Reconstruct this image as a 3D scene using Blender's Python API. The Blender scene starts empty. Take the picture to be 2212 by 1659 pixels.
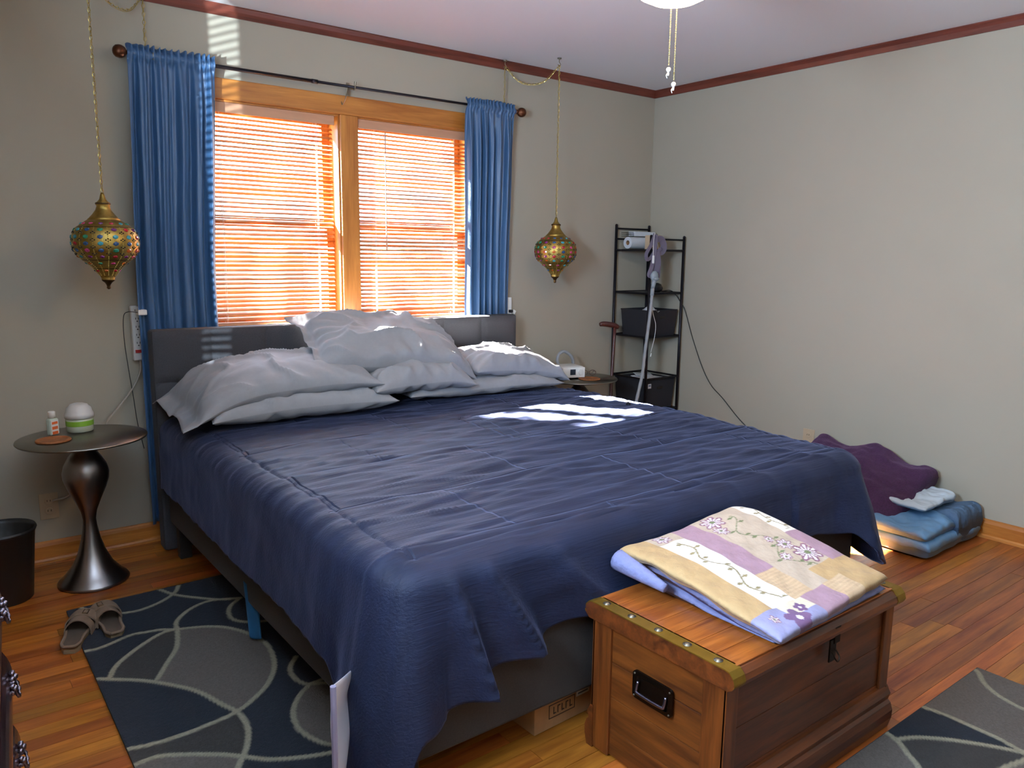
import bpy, bmesh, math, random
from math import sin, cos, pi, radians, sqrt, atan2, exp
from mathutils import Vector, Matrix, noise, Euler
random.seed(7)
S = bpy.context.scene
COL = S.collection
# ------------------------------------------------------------------ camera
cam_d = bpy.data.cameras.new('camera'); cam = bpy.data.objects.new('camera', cam_d); COL.objects.link(cam)
cam_d.sensor_fit = 'HORIZONTAL'; cam_d.sensor_width = 36.0; cam_d.lens = 1680.14 / 2212 * 36.0
cam_d.clip_start = 0.02; cam_d.clip_end = 200
r_ = Vector((0.79423374, -0.6074955, 0.0119154)); u_ = Vector((0.08986888, 0.13684304, 0.98650776)); w_ = Vector((0.60092957, 0.78244693, -0.1632803))
cam.matrix_world = Matrix(((r_.x, u_.x, -w_.x, -4.09624), (r_.y, u_.y, -w_.y, -3.78619), (r_.z, u_.z, -w_.z, 1.34065), (0, 0, 0, 1)))
S.camera = cam
# ------------------------------------------------------------------ world, sun, lights, exposure
W = bpy.data.worlds.new('world'); S.world = W; W.use_nodes = True
bg = W.node_tree.nodes['Background']; bg.inputs[0].default_value = (0.62, 0.78, 1.0, 1); bg.inputs[1].default_value = 15.5
SUN = Vector((0.65, -1.0, -0.88)).normalized()
sd = bpy.data.lights.new('sun', 'SUN'); sun = bpy.data.objects.new('sun', sd); COL.objects.link(sun)
sd.energy = 1500; sd.angle = radians(0.53); sd.color = (1.0, 0.97, 0.92)
sun.rotation_euler = SUN.to_track_quat('-Z', 'Y').to_euler()
for nm, cx, sx in (('window_daylight', -2.67, 0.66), ('window_daylight', -1.86, 0.66)):      # portals: they only guide the sky's own light
    pd = bpy.data.lights.new(nm, 'AREA'); po = bpy.data.objects.new(nm, pd); COL.objects.link(po)
    pd.shape = 'RECTANGLE'; pd.size = sx; pd.size_y = 1.02; pd.cycles.is_portal = True
    po.location = (cx, 0.13, 1.51); po.rotation_euler = (radians(-90), 0, 0)
# added fill inside the left wall, standing in for unseen daylight from that side
ad = bpy.data.lights.new('side_fill', 'AREA'); ao = bpy.data.objects.new('side_fill', ad); COL.objects.link(ao)
ad.shape = 'RECTANGLE'; ad.size = 0.8; ad.size_y = 0.9; ad.energy = 290; ad.color = (0.56, 0.75, 1.0)
ao.location = (-4.40, -2.80, 1.78); ao.rotation_euler = Vector((-1, .35, -.52)).to_track_quat('Z', 'Y').to_euler()
# added spot outside the left wall, throws the stripes through a made-up slit
bd = bpy.data.lights.new('stripe_spot', 'SPOT'); bo = bpy.data.objects.new('stripe_spot', bd); COL.objects.link(bo)
bo.location = (-6.3, -4.3, 0.95); bd.energy = 3500; bd.color = (0.72, 0.88, 1.0); bd.spot_size = radians(34); bd.spot_blend = 0.2; bd.shadow_soft_size = 0.012
bo.rotation_euler = (Vector((-2.85, 0, 1.75)) - Vector((-6.3, -4.3, 0.95))).to_track_quat('-Z', 'Y').to_euler()
FAN_E = 53.0
S.view_settings.view_transform = 'Standard'; S.view_settings.look = 'None'; S.view_settings.gamma = 1.0
S.view_settings.use_curve_mapping = False; S.view_settings.exposure = 0.0
S.cycles.use_denoising = True; S.cycles.max_bounces = 8; S.cycles.diffuse_bounces = 5; S.cycles.sample_clamp_indirect = 6.0
S.cycles.transparent_max_bounces = 12; S.cycles.caustics_reflective = False; S.cycles.caustics_refractive = False

# ------------------------------------------------------------------ materials
def srgb(h):
    c = [int(h[i:i + 2], 16) / 255 for i in (0, 2, 4)]
    return tuple([(x / 12.92 if x <= .04045 else ((x + .055) / 1.055) ** 2.4) for x in c] + [1])
def N(nt, t, **kw):
    n = nt.nodes.new(t)
    for k, v in kw.items(): setattr(n, k, v)
    return n
def MAT(name, col, rough=0.6, metal=0.0, var=None, bump=None, sheen=0, emis=None, spec=None, attr=None, rnd=0.0, coord='Object'):
    """var=(scale,amount,(sx,sy,sz)); bump=(scale,strength,(sx,sy,sz),distance)"""
    m = bpy.data.materials.new(name); m.use_nodes = True; nt = m.node_tree; b = nt.nodes['Principled BSDF']
    c = srgb(col) if isinstance(col, str) else tuple(col) + (1,) if len(col) == 3 else col
    b.inputs['Base Color'].default_value = c; b.inputs['Roughness'].default_value = rough; b.inputs['Metallic'].default_value = metal
    if spec is not None: b.inputs['Specular IOR Level'].default_value = spec
    if sheen:
        b.inputs['Sheen Weight'].default_value = sheen; b.inputs['Sheen Roughness'].default_value = .4; b.inputs['Sheen Tint'].default_value = (min(1,c[0]*3+.1), min(1,c[1]*3+.1), min(1,c[2]*3+.1), 1)
    tc = N(nt, 'ShaderNodeTexCoord')
    src = None
    if attr:
        a = N(nt, 'ShaderNodeAttribute', attribute_name=attr); src = a.outputs['Color']; nt.links.new(src, b.inputs['Base Color'])
    def tex(scale, st, detail=4):
        mp = N(nt, 'ShaderNodeMapping'); mp.inputs['Scale'].default_value = st; nt.links.new(tc.outputs[coord], mp.inputs[0])
        n = N(nt, 'ShaderNodeTexNoise'); n.inputs['Scale'].default_value = scale; n.inputs['Detail'].default_value = detail; nt.links.new(mp.outputs[0], n.inputs['Vector']); return n
    if var:
        n = tex(var[0], var[2] if len(var) > 2 else (1, 1, 1))
        mr = N(nt, 'ShaderNodeMapRange'); mr.inputs['From Min'].default_value = .3; mr.inputs['From Max'].default_value = .7
        mr.inputs['To Min'].default_value = 1 - var[1]; mr.inputs['To Max'].default_value = 1 + var[1]; nt.links.new(n.outputs['Fac'], mr.inputs[0])
        h = N(nt, 'ShaderNodeHueSaturation'); h.inputs['Color'].default_value = c
        if src: nt.links.new(src, h.inputs['Color'])
        nt.links.new(mr.outputs[0], h.inputs['Value']); nt.links.new(h.outputs[0], b.inputs['Base Color'])
        if rnd:
            oi = N(nt, 'ShaderNodeObjectInfo'); m2 = N(nt, 'ShaderNodeMapRange'); m2.inputs['To Min'].default_value = 1 - rnd; m2.inputs['To Max'].default_value = 1 + rnd
            nt.links.new(oi.outputs['Random'], m2.inputs[0]); mu = N(nt, 'ShaderNodeMath', operation='MULTIPLY'); nt.links.new(m2.outputs[0], mu.inputs[0]); nt.links.new(mr.outputs[0], mu.inputs[1]); nt.links.new(mu.outputs[0], h.inputs['Value'])
    if bump:
        n = tex(bump[0], bump[2] if len(bump) > 2 else (1, 1, 1))
        bp = N(nt, 'ShaderNodeBump'); bp.inputs['Strength'].default_value = bump[1]; bp.inputs['Distance'].default_value = bump[3] if len(bump) > 3 else .002
        nt.links.new(n.outputs['Fac'], bp.inputs['Height']); nt.links.new(bp.outputs[0], b.inputs['Normal'])
    if emis: b.inputs['Emission Color'].default_value = srgb(emis[0]); b.inputs['Emission Strength'].default_value = emis[1]
    return m
def wood(name, dark, light, scale=1.0, axis='X', rough=.4, rnd=.0, ring=10, coord='Object', coat=0.0):
    m = bpy.data.materials.new(name); m.use_nodes = True; nt = m.node_tree; b = nt.nodes['Principled BSDF']; b.inputs['Roughness'].default_value = rough
    b.inputs['Coat Weight'].default_value = coat; b.inputs['Coat Roughness'].default_value = .25
    tc = N(nt, 'ShaderNodeTexCoord'); mp = N(nt, 'ShaderNodeMapping'); s = {'X': (1.2, 14, 14), 'Y': (14, 1.2, 14), 'Z': (14, 14, 1.2)}[axis]
    mp.inputs['Scale'].default_value = tuple(v * scale for v in s)
    if coord == 'World':
        g = N(nt, 'ShaderNodeNewGeometry'); nt.links.new(g.outputs['Position'], mp.inputs[0])
    else: nt.links.new(tc.outputs[coord], mp.inputs[0])
    oi = N(nt, 'ShaderNodeObjectInfo')
    if rnd:
        cm = N(nt, 'ShaderNodeCombineXYZ'); mm = N(nt, 'ShaderNodeMath', operation='MULTIPLY'); mm.inputs[1].default_value = 37; nt.links.new(oi.outputs['Random'], mm.inputs[0])
        for i in range(3): nt.links.new(mm.outputs[0], cm.inputs[i])
        nt.links.new(cm.outputs[0], mp.inputs['Location'])
    n1 = N(nt, 'ShaderNodeTexNoise'); n1.inputs['Scale'].default_value = ring * .18; n1.inputs['Detail'].default_value = 6; n1.inputs['Distortion'].default_value = .6; nt.links.new(mp.outputs[0], n1.inputs['Vector'])
    n2 = N(nt, 'ShaderNodeTexNoise'); n2.inputs['Scale'].default_value = ring; n2.inputs['Detail'].default_value = 3; nt.links.new(mp.outputs[0], n2.inputs['Vector'])
    ad_ = N(nt, 'ShaderNodeMath', operation='MULTIPLY_ADD'); ad_.inputs[1].default_value = .3; nt.links.new(n2.outputs['Fac'], ad_.inputs[0]); nt.links.new(n1.outputs['Fac'], ad_.inputs[2])
    cr = N(nt, 'ShaderNodeValToRGB'); cr.color_ramp.elements[0].position = .45; cr.color_ramp.elements[1].position = .85
    cr.color_ramp.elements[0].color = srgb(dark); cr.color_ramp.elements[1].color = srgb(light); nt.links.new(ad_.outputs[0], cr.inputs[0])
    out = cr.outputs[0]
    if rnd:
        h = N(nt, 'ShaderNodeHueSaturation'); mr = N(nt, 'ShaderNodeMapRange'); mr.inputs['To Min'].default_value = 1 - rnd; mr.inputs['To Max'].default_value = 1 + rnd
        nt.links.new(oi.outputs['Random'], mr.inputs[0]); nt.links.new(mr.outputs[0], h.inputs['Value']); nt.links.new(out, h.inputs['Color']); out = h.outputs[0]
        mr2 = N(nt, 'ShaderNodeMapRange'); mr2.inputs['To Min'].default_value = .485; mr2.inputs['To Max'].default_value = .512; wn = N(nt, 'ShaderNodeTexWhiteNoise', noise_dimensions='1D'); nt.links.new(oi.outputs['Random'], wn.inputs['W']); nt.links.new(wn.outputs[0], mr2.inputs[0]); nt.links.new(mr2.outputs[0], h.inputs['Hue'])
    nt.links.new(out, b.inputs['Base Color'])
    bp = N(nt, 'ShaderNodeBump'); bp.inputs['Strength'].default_value = .25; bp.inputs['Distance'].default_value = .001; nt.links.new(ad_.outputs[0], bp.inputs['Height']); nt.links.new(bp.outputs[0], b.inputs['Normal'])
    return m
M = {}
M['wall'] = MAT('wall_paint', 'a79f8e', .9, bump=(180, .25, (1, 1, 1), .0008), var=(3, .015))
M['ceil'] = MAT('ceiling_paint', 'ecebec', .95, bump=(120, .3, (1, 1, 1), .001))
M['crown'] = wood('cherry_trim', '4a1f14', '74382a', 1, 'X', .4)
M['crownY'] = wood('cherry_trim_right', '4a1f14', '74382a', 1, 'Y', .4)
M['case'] = wood('honey_oak_casing', '9a5a22', 'c4813a', 1, 'X', .38, coat=.2)
M['caseV'] = wood('honey_oak_upright', '9a5a22', 'c4813a', 1, 'Z', .38, coat=.2)
M['base'] = wood('oak_baseboard', 'a35f22', 'c98238', 1, 'X', .4)
M['baseY'] = wood('oak_baseboard_right', 'a35f22', 'c98238', 1, 'Y', .4)
M['floor'] = wood('oak_floor', '743810', 'b06a26', 1.0, 'X', .32, rnd=.26, coord='World', coat=.25)
M['subfloor'] = MAT('subfloor', '2a160a', .9)
M['slat'] = wood('blind_slat_wood', 'b06c3c', 'd29a6c', .8, 'X', .33)
M['rail'] = MAT('blind_rail_wood', 'c09070', .45, var=(6, .08, (1, 8, 8)))
M['cordw'] = MAT('blind_cord', 'd9c7b0', .8)
M['iron'] = MAT('black_rod_metal', '26242a', .4, .8)
M['bronze'] = MAT('bronze_finial', '5a3420', .35, .8)
M['curtain'] = MAT('blue_satin_curtain', '38587c', .42, var=(9, .08, (6, 6, .5)), bump=(200, .12, (1, 1, 3)), sheen=.25)
M['upholst'] = MAT('charcoal_linen', '37373b', .9, var=(220, .18, (1, 1, 1)), bump=(400, .4, (1, 1, 1), .001), sheen=.05)
M['frame'] = MAT('charcoal_frame_linen', '37322f', .9, var=(220, .15), bump=(400, .4, (1, 1, 1), .001), sheen=.15)
M['pillow'] = MAT('grey_pillowcase', '8b8b8e', .85, var=(60, .03, (1, 1, 1)), bump=(150, .25, (1, 14, 1), .001), sheen=.15)
M['white'] = MAT('white_cotton', 'd5d5e0', .85, bump=(80, .2))
M['liningedge'] = MAT('lining_edge_stripe', '9a97b4', .85)
M['mattress'] = MAT('white_mattress', 'cfcfd2', .9)
M['brass'] = MAT('antique_brass', 'a58a48', .42, 1.0, var=(40, .25), bump=(160, .6, (1, 1, 1), .002))
M['brassd'] = MAT('dark_brass', '4f3a20', .4, .9, var=(60, .2))
M['bead'] = MAT('gold_bead', 'c9b25c', .3, 1.0)
M['hole'] = MAT('pierced_dark', '1a140a', .8)
M['link'] = MAT('brass_chain', 'c4ae62', .3, 1.0)
M['clearcord'] = MAT('clear_gold_cord', 'a8905a', .4)
GEMS = [MAT('gem_' + n, c, .12, emis=None, spec=.8) for n, c in (('ruby', '9c1424'), ('sapphire', '234a78'), ('amber', 'b0561a'), ('emerald', '1f7a5a'), ('amethyst', '6a2464'), ('rose', 'b03a6a'), ('aqua', '3a8f9c'))]
M['steel'] = MAT('brushed_nickel', '8c8480', .3, 1.0, bump=(60, .3, (1, 1, 22), .0006))
M['steeltop'] = MAT('brushed_nickel_top', '8f8a80', .34, 1.0, bump=(200, .3, (1, 1, 1), .0005))
M['plastic'] = MAT('white_plastic', 'dcdad6', .35)
M['plasticw'] = MAT('bright_white_plastic', 'efeeea', .4)
M['ivory'] = MAT('ivory_plate', 'b7a184', .45)
M['black'] = MAT('black_plastic', '141416', .5)
M['blackfab'] = MAT('black_fabric', '1b1a1f', .95, bump=(300, .5, (1, 1, 1), .001))
M['red'] = MAT('red_switch', 'a01d18', .3)
M['grey_cord'] = MAT('grey_cord', 'a59a8c', .5)
M['cork'] = MAT('tan_leather', '8a5228', .7, var=(80, .2), bump=(150, .4))
M['screen'] = MAT('dark_screen', '24303c', .15)
M['hose'] = MAT('grey_hose', '8d8f92', .45)
M['greyfab'] = MAT('grey_mask_fabric', '5f5968', .9)
M['clearp'] = MAT('clear_grey_plastic', '8f979c', .2)
M['cane'] = MAT('dark_cane_wood', '4a2420', .35, var=(20, .3, (4, 4, 1)))
M['paper'] = MAT('white_paper', 'cfd2d6', .8)
M['card'] = MAT('cardboard', 'a98058', .85, var=(30, .08))
M['ink'] = MAT('dark_ink', '3a2e28', .8)
M['lblue'] = MAT('blue_label_ink', '5a6a8a', .8)
M['trunk'] = wood('trunk_wood', '3e1c0b', '703815', 1.4, 'X', .36, coat=.35)
M['trunkY'] = wood('trunk_wood_end', '43200d', '764016', 1.4, 'Y', .36, coat=.3)
M['trunkZ'] = wood('trunk_wood_post', '48220c', '7a4016', 1.4, 'Z', .36, coat=.3)
M['trunktop'] = wood('trunk_top_wood', '743610', 'b0662a', 1.6, 'X', .33, coat=.4)
M['brassband'] = MAT('worn_brass_band', '8f6f26', .42, .75, var=(18, .2), bump=(40, .2))
M['rivet'] = MAT('rivet_steel', '8d8474', .35, .9)
M['darkmetal'] = MAT('dark_bronze', '2a2018', .35, .9)
M['quilt'] = MAT('quilt_patchwork', 'ffffff', .9, attr='pat', var=(40, .05), bump=(55, .8, (1, 1, 1), .004), sheen=.1)
M['lilac'] = MAT('quilt_lilac_back', '7d80a8', .9, var=(50, .08), bump=(45, .9, (1, 1, 1), .006))
M['purple'] = MAT('purple_fleece', '402040', .98, var=(120, .25), bump=(160, .9, (1, 1, 1), .004), sheen=.5)
M['bluebag'] = MAT('light_blue_fabric', '6a95bb', .6, var=(10, .08), bump=(14, .5, (1, 1, 1), .01))
M['bluequilt'] = MAT('slate_blue_quilted', '4a627c', .85, bump=(35, .9, (1, 1, 1), .008))
M['sheet'] = MAT('white_sheet', 'c9d6e0', .7, bump=(12, .5, (1, 1, 1), .01))
M['sandal'] = MAT('taupe_suede', '6f5a48', .85, var=(40, .12))
M['footbed'] = MAT('worn_footbed', '4a3c30', .8, var=(20, .25))
M['sole'] = MAT('tan_sole', '7a6448', .9)
M['can'] = MAT('black_bin', '1c1a18', .5)
M['dresser'] = wood('dark_dresser_wood', '1c0d12', '3a1c20', 1.2, 'Y', .18, coat=.8)
M['pewter'] = MAT('pewter_pull', '8a8290', .28, 1.0)
M['gelbottle'] = MAT('clear_gel', 'c4d0c0', .15)
M['orange'] = MAT('orange_print', 'd5622a', .6)
M['green'] = MAT('green_label', '7aa52e', .5)
M['jar'] = MAT('pale_jar', 'c9cfb8', .25)
M['teal'] = MAT('blue_cloth', '1f5c86', .85, var=(20, .1))
M['grass'] = MAT('lawn', '8a9070', .95, var=(4, .3))
M['bark'] = MAT('bark', '4a3a2c', .95, var=(10, .3, (4, 4, 1)))
M['leaf'] = MAT('leaf_green', '6c7058', .8)
M['siding'] = MAT('neighbour_siding', 'b8a48a', .8)
M['roof'] = MAT('neighbour_roof', '5a4f4a', .9)
M['bowl'] = MAT('lamp_glass', 'fff2dc', .4, emis=('ffd6a0', FAN_E))
M['rug'] = MAT('rug_pile', 'ffffff', .98, attr='pat', bump=(260, .8, (1, 1, 1), .003), var=(160, .16))
M['velvet'] = None
def velvet():
    m = MAT('navy_velvet_comforter', '181f36', .62, sheen=.5, var=(7, .18, (1, 4, 1)))
    nt = m.node_tree; b = nt.nodes['Principled BSDF']; b.inputs['Sheen Tint'].default_value = srgb('6c7496'); b.inputs['Sheen Roughness'].default_value = .35; b.inputs['Specular IOR Level'].default_value = .3
    g = N(nt, 'ShaderNodeTexCoord'); sx = N(nt, 'ShaderNodeSeparateXYZ'); nt.links.new(g.outputs['Object'], sx.inputs[0])
    def mth(op, a, bb=None, cc=None):
        n = N(nt, 'ShaderNodeMath', operation=op)
        for i, v in enumerate((a, bb, cc)):
            if v is None: continue
            if isinstance(v, (int, float)): n.inputs[i].default_value = v
            else: nt.links.new(v, n.inputs[i])
        return n.outputs[0]
    y1 = mth('DIVIDE', mth('ADD', sx.outputs[1], 1.43), .38)
    fy = mth('MULTIPLY', mth('ABSOLUTE', mth('SUBTRACT', mth('FRACT', mth('ADD', y1, 10.5)), .5)), .38)
    par = mth('MULTIPLY', mth('FRACT', mth('MULTIPLY', mth('FLOOR', mth('ADD', y1, 10.0)), .5)), 2.0)
    x1 = mth('ADD', mth('DIVIDE', mth('ADD', sx.outputs[0], 2.17), .68), mth('MULTIPLY', par, .5))
    fx = mth('MULTIPLY', mth('ABSOLUTE', mth('SUBTRACT', mth('FRACT', mth('ADD', x1, 10.5)), .5)), .68)
    d = mth('MINIMUM', fx, fy)
    onTop = mth('MULTIPLY', mth('MULTIPLY', mth('GREATER_THAN', sx.outputs[2], .57), mth('GREATER_THAN', sx.outputs[1], -2.235)), mth('MULTIPLY', mth('GREATER_THAN', sx.outputs[0], -3.222), mth('LESS_THAN', sx.outputs[0], -1.28)))
    seam = mth('MULTIPLY', mth('MINIMUM', mth('DIVIDE', d, .007), 1.0), 1.0)
    seam = mth('MAXIMUM', seam, mth('SUBTRACT', 1.0, onTop))
    wv = N(nt, 'ShaderNodeTexNoise'); wv.inputs['Scale'].default_value = 1.0; wv.inputs['Detail'].default_value = 3; wv.inputs['Distortion'].default_value = .4
    mp = N(nt, 'ShaderNodeMapping'); mp.inputs['Rotation'].default_value = (0, 0, radians(-4)); mp.inputs['Scale'].default_value = (7, 150, 150); nt.links.new(g.outputs['Object'], mp.inputs[0]); nt.links.new(mp.outputs[0], wv.inputs['Vector'])
    h = mth('MULTIPLY_ADD', wv.outputs['Fac'], .55, seam)
    bp = N(nt, 'ShaderNodeBump'); bp.inputs['Strength'].default_value = .8; bp.inputs['Distance'].default_value = .004; nt.links.new(h, bp.inputs['Height']); nt.links.new(bp.outputs[0], b.inputs['Normal'])
    return m
M['velvet'] = velvet()
def glass():
    m = bpy.data.materials.new('window_glass'); m.use_nodes = True; nt = m.node_tree; nt.nodes.clear()
    o = N(nt, 'ShaderNodeOutputMaterial'); t = N(nt, 'ShaderNodeBsdfTransparent'); g = N(nt, 'ShaderNodeBsdfGlossy'); g.inputs['Roughness'].default_value = .02
    x = N(nt, 'ShaderNodeMixShader'); x.inputs[0].default_value = .06; nt.links.new(t.outputs[0], x.inputs[1]); nt.links.new(g.outputs[0], x.inputs[2]); nt.links.new(x.outputs[0], o.inputs[0]); return m
M['glass'] = glass()

# ------------------------------------------------------------------ mesh helpers
def obj(name, bm_or_me, mat=None, parent=None, loc=None, smooth=False, mats=None):
    if isinstance(bm_or_me, bmesh.types.BMesh):
        bmesh.ops.recalc_face_normals(bm_or_me, faces=bm_or_me.faces[:])
        me = bpy.data.meshes.new(name); bm_or_me.to_mesh(me); bm_or_me.free()
    else: me = bm_or_me
    if mats:
        for x in mats: me.materials.append(x)
    elif mat and not me.materials: me.materials.append(mat)
    if smooth: me.shade_smooth() if hasattr(me, 'shade_smooth') else None
    o = bpy.data.objects.new(name, me); COL.objects.link(o)
    if parent: o.parent = parent
    if loc: o.location = loc
    return o
def thing(name, label, cat, loc=(0, 0, 0), rz=0, group=None):
    o = bpy.data.objects.new(name, None); COL.objects.link(o); o.location = loc; o.rotation_euler = (0, 0, rz); o.empty_display_size = .05
    return tag(o, label, cat, group)
def tag(o, label, cat, group=None):
    o['label'] = label; o['category'] = cat
    if group: o['group'] = group
    return o
def struct(o): o['kind'] = 'structure'; return o
def stuff(o): o['kind'] = 'stuff'; return o
def box(bm, c, s, rot=None, bev=0.0, seg=2):
    m = Matrix.Translation(c)
    if rot: m = m @ Euler(rot).to_matrix().to_4x4()
    r = bmesh.ops.create_cube(bm, size=1.0, matrix=m @ Matrix.Diagonal((s[0], s[1], s[2], 1)))
    if bev:
        es = list({e for v in r['verts'] for e in v.link_edges})
        bmesh.ops.bevel(bm, geom=es, offset=bev, segments=seg, affect='EDGES', profile=.5)
    return bm
def B(c, s, rot=None, bev=0.0, seg=2): return box(bmesh.new(), c, s, rot, bev, seg)
def span(x0, x1, y0, y1, z0, z1, bev=0.0): return B(((x0 + x1) / 2, (y0 + y1) / 2, (z0 + z1) / 2), (abs(x1 - x0), abs(y1 - y0), abs(z1 - z0)), bev=bev)
def addspan(bm, x0, x1, y0, y1, z0, z1, bev=0.0): return box(bm, ((x0 + x1) / 2, (y0 + y1) / 2, (z0 + z1) / 2), (abs(x1 - x0), abs(y1 - y0), abs(z1 - z0)), bev=bev)
def cyl(bm, p0, p1, r, seg=12, r2=None):
    p0 = Vector(p0); p1 = Vector(p1); d = p1 - p0
    bmesh.ops.create_cone(bm, cap_ends=True, segments=seg, radius1=r, radius2=r if r2 is None else r2, depth=d.length, matrix=Matrix.Translation((p0 + p1) / 2) @ d.to_track_quat('Z', 'Y').to_matrix().to_4x4()); return bm
def ball(bm, c, r, sub=2, s=(1, 1, 1)):
    bmesh.ops.create_icosphere(bm, subdivisions=sub, radius=r, matrix=Matrix.Translation(c) @ Matrix.Diagonal((*s, 1))); return bm
def catmull(P, n=8):
    P = [Vector(p) for p in P]; out = []
    Q = [P[0] * 2 - P[1]] + P + [P[-1] * 2 - P[-2]]
    for i in range(1, len(Q) - 2):
        for k in range(n):
            t = k / n; a, b, c, d = Q[i - 1], Q[i], Q[i + 1], Q[i + 2]
            out.append(.5 * ((2 * b) + (c - a) * t + (2 * a - 5 * b + 4 * c - d) * t * t + (3 * b - a - 3 * c + d) * t ** 3))
    out.append(P[-1]); return out
def tube(bm, pts, r, seg=8, n=6, rf=None, smooth=True):
    P = catmull(pts, n) if smooth and len(pts) > 2 else [Vector(p) for p in pts]
    rings = []; up = Vector((0, 0, 1)); prev = None
    for i, p in enumerate(P):
        t = (P[min(i + 1, len(P) - 1)] - P[max(i - 1, 0)]).normalized()
        if prev is None:
            a = t.cross(up) if abs(t.dot(up)) < .95 else t.cross(Vector((1, 0, 0)))
        else: a = prev - t * prev.dot(t)
        a.normalize(); prev = a; b = t.cross(a); rr = r * (rf(i / (len(P) - 1)) if rf else 1)
        rings.append([bm.verts.new(p + (a * cos(2 * pi * k / seg) + b * sin(2 * pi * k / seg)) * rr) for k in range(seg)])
    for i in range(len(rings) - 1):
        for k in range(seg): bm.faces.new((rings[i][k], rings[i][(k + 1) % seg], rings[i + 1][(k + 1) % seg], rings[i + 1][k]))
    bm.faces.new(rings[0][::-1]); bm.faces.new(rings[-1]); return bm
def lathe(bm, prof, seg=32, c=(0, 0, 0), cap=True):
    rings = []
    for r, z in prof:
        rings.append([bm.verts.new((c[0] + max(r, 1e-4) * cos(2 * pi * k / seg), c[1] + max(r, 1e-4) * sin(2 * pi * k / seg), c[2] + z)) for k in range(seg)])
    for i in range(len(rings) - 1):
        for k in range(seg): bm.faces.new((rings[i][k], rings[i][(k + 1) % seg], rings[i + 1][(k + 1) % seg], rings[i + 1][k]))
    if cap: bm.faces.new(rings[0][::-1]); bm.faces.new(rings[-1])
    return bm
def loft(bm, path, profile, closed_profile=True):
    """path: list of (point, side vector, up vector); profile: list of (a,b)"""
    rings = [[bm.verts.new(Vector(p) + Vector(s) * a + Vector(u) * b) for a, b in profile] for p, s, u in path]
    n = len(profile)
    for i in range(len(rings) - 1):
        for k in range(n if closed_profile else n - 1): bm.faces.new((rings[i][k], rings[i][(k + 1) % n], rings[i + 1][(k + 1) % n], rings[i + 1][k]))
    bm.faces.new(rings[0][::-1]); bm.faces.new(rings[-1]); return bm
def mesh_from(name, verts, faces):
    me = bpy.data.meshes.new(name); me.from_pydata(verts, [], faces); me.update(); return me
def gridfaces(nu, nv, off=0): return [(off + i * nv + j, off + (i + 1) * nv + j, off + (i + 1) * nv + j + 1, off + i * nv + j + 1) for i in range(nu - 1) for j in range(nv - 1)]
def nz(x, y, z=0.0): return noise.noise(Vector((x, y, z)))
def sm(e0, e1, x):
    t = max(0.0, min(1.0, (x - e0) / (e1 - e0))); return t * t * (3 - 2 * t)
def interp(x, K):
    if x <= K[0][0]: return K[0][1]
    for (a, b), (c, d) in zip(K, K[1:]):
        if x <= c: t = sm(a, c, x); return b + (d - b) * t
    return K[-1][1]

# ------------------------------------------------------------------ room shell
H = 2.44; XL, YF = -4.45, -4.35
WX0, WX1, WZ0, WZ1 = -3.025, -1.495, 0.975, 2.035
bm = bmesh.new()
for a in ((XL - .15, WX0, 0, .16, 0, H), (WX1, .15, 0, .16, 0, H), (WX0, WX1, 0, .16, 0, WZ0), (WX0, WX1, 0, .16, WZ1, H)): addspan(bm, *a)
struct(obj('wall_back', bm, M['wall']))
struct(obj('wall_right', span(0, .15, YF - .15, 0, 0, H), M['wall']))
LY0, LY1 = -2.45, -1.80   # opening made up in the left wall to let the striped beam in
bm = bmesh.new()
for a in ((XL - .15, XL, YF - .15, LY0, 0, H), (XL - .15, XL, LY1, 0, 0, H), (XL - .15, XL, LY0, LY1, 0, .9), (XL - .15, XL, LY0, LY1, 1.85, H)): addspan(bm, *a)
struct(obj('wall_left', bm, M['wall']))
struct(obj('wall_front', span(XL, 0, YF - .15, YF, 0, H), M['wall']))
struct(obj('ceiling', span(XL - .15, .15, YF - .15, .16, H, H + .12), M['ceil']))
bm = bmesh.new(); addspan(bm, XL - .012, XL - .004, LY0, -2.040, .9, 1.85); addspan(bm, XL - .012, XL - .004, -1.942, LY1, .9, 1.85)
slit_obj = obj('beam_slit', bm, M['rail']); struct(slit_obj)  # boards added to narrow the spot's light to a vertical strip
bm = bmesh.new(); z = .92
while z < 1.84: box(bm, (XL - .026, -2.03, z), (.022, .24, .0018), rot=(0, radians(-33), 0)); z += .0205
stuff(obj('slat', bm, M['rail'], slit_obj))  # unseen slats, added to cut that strip of light into stripes
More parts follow.
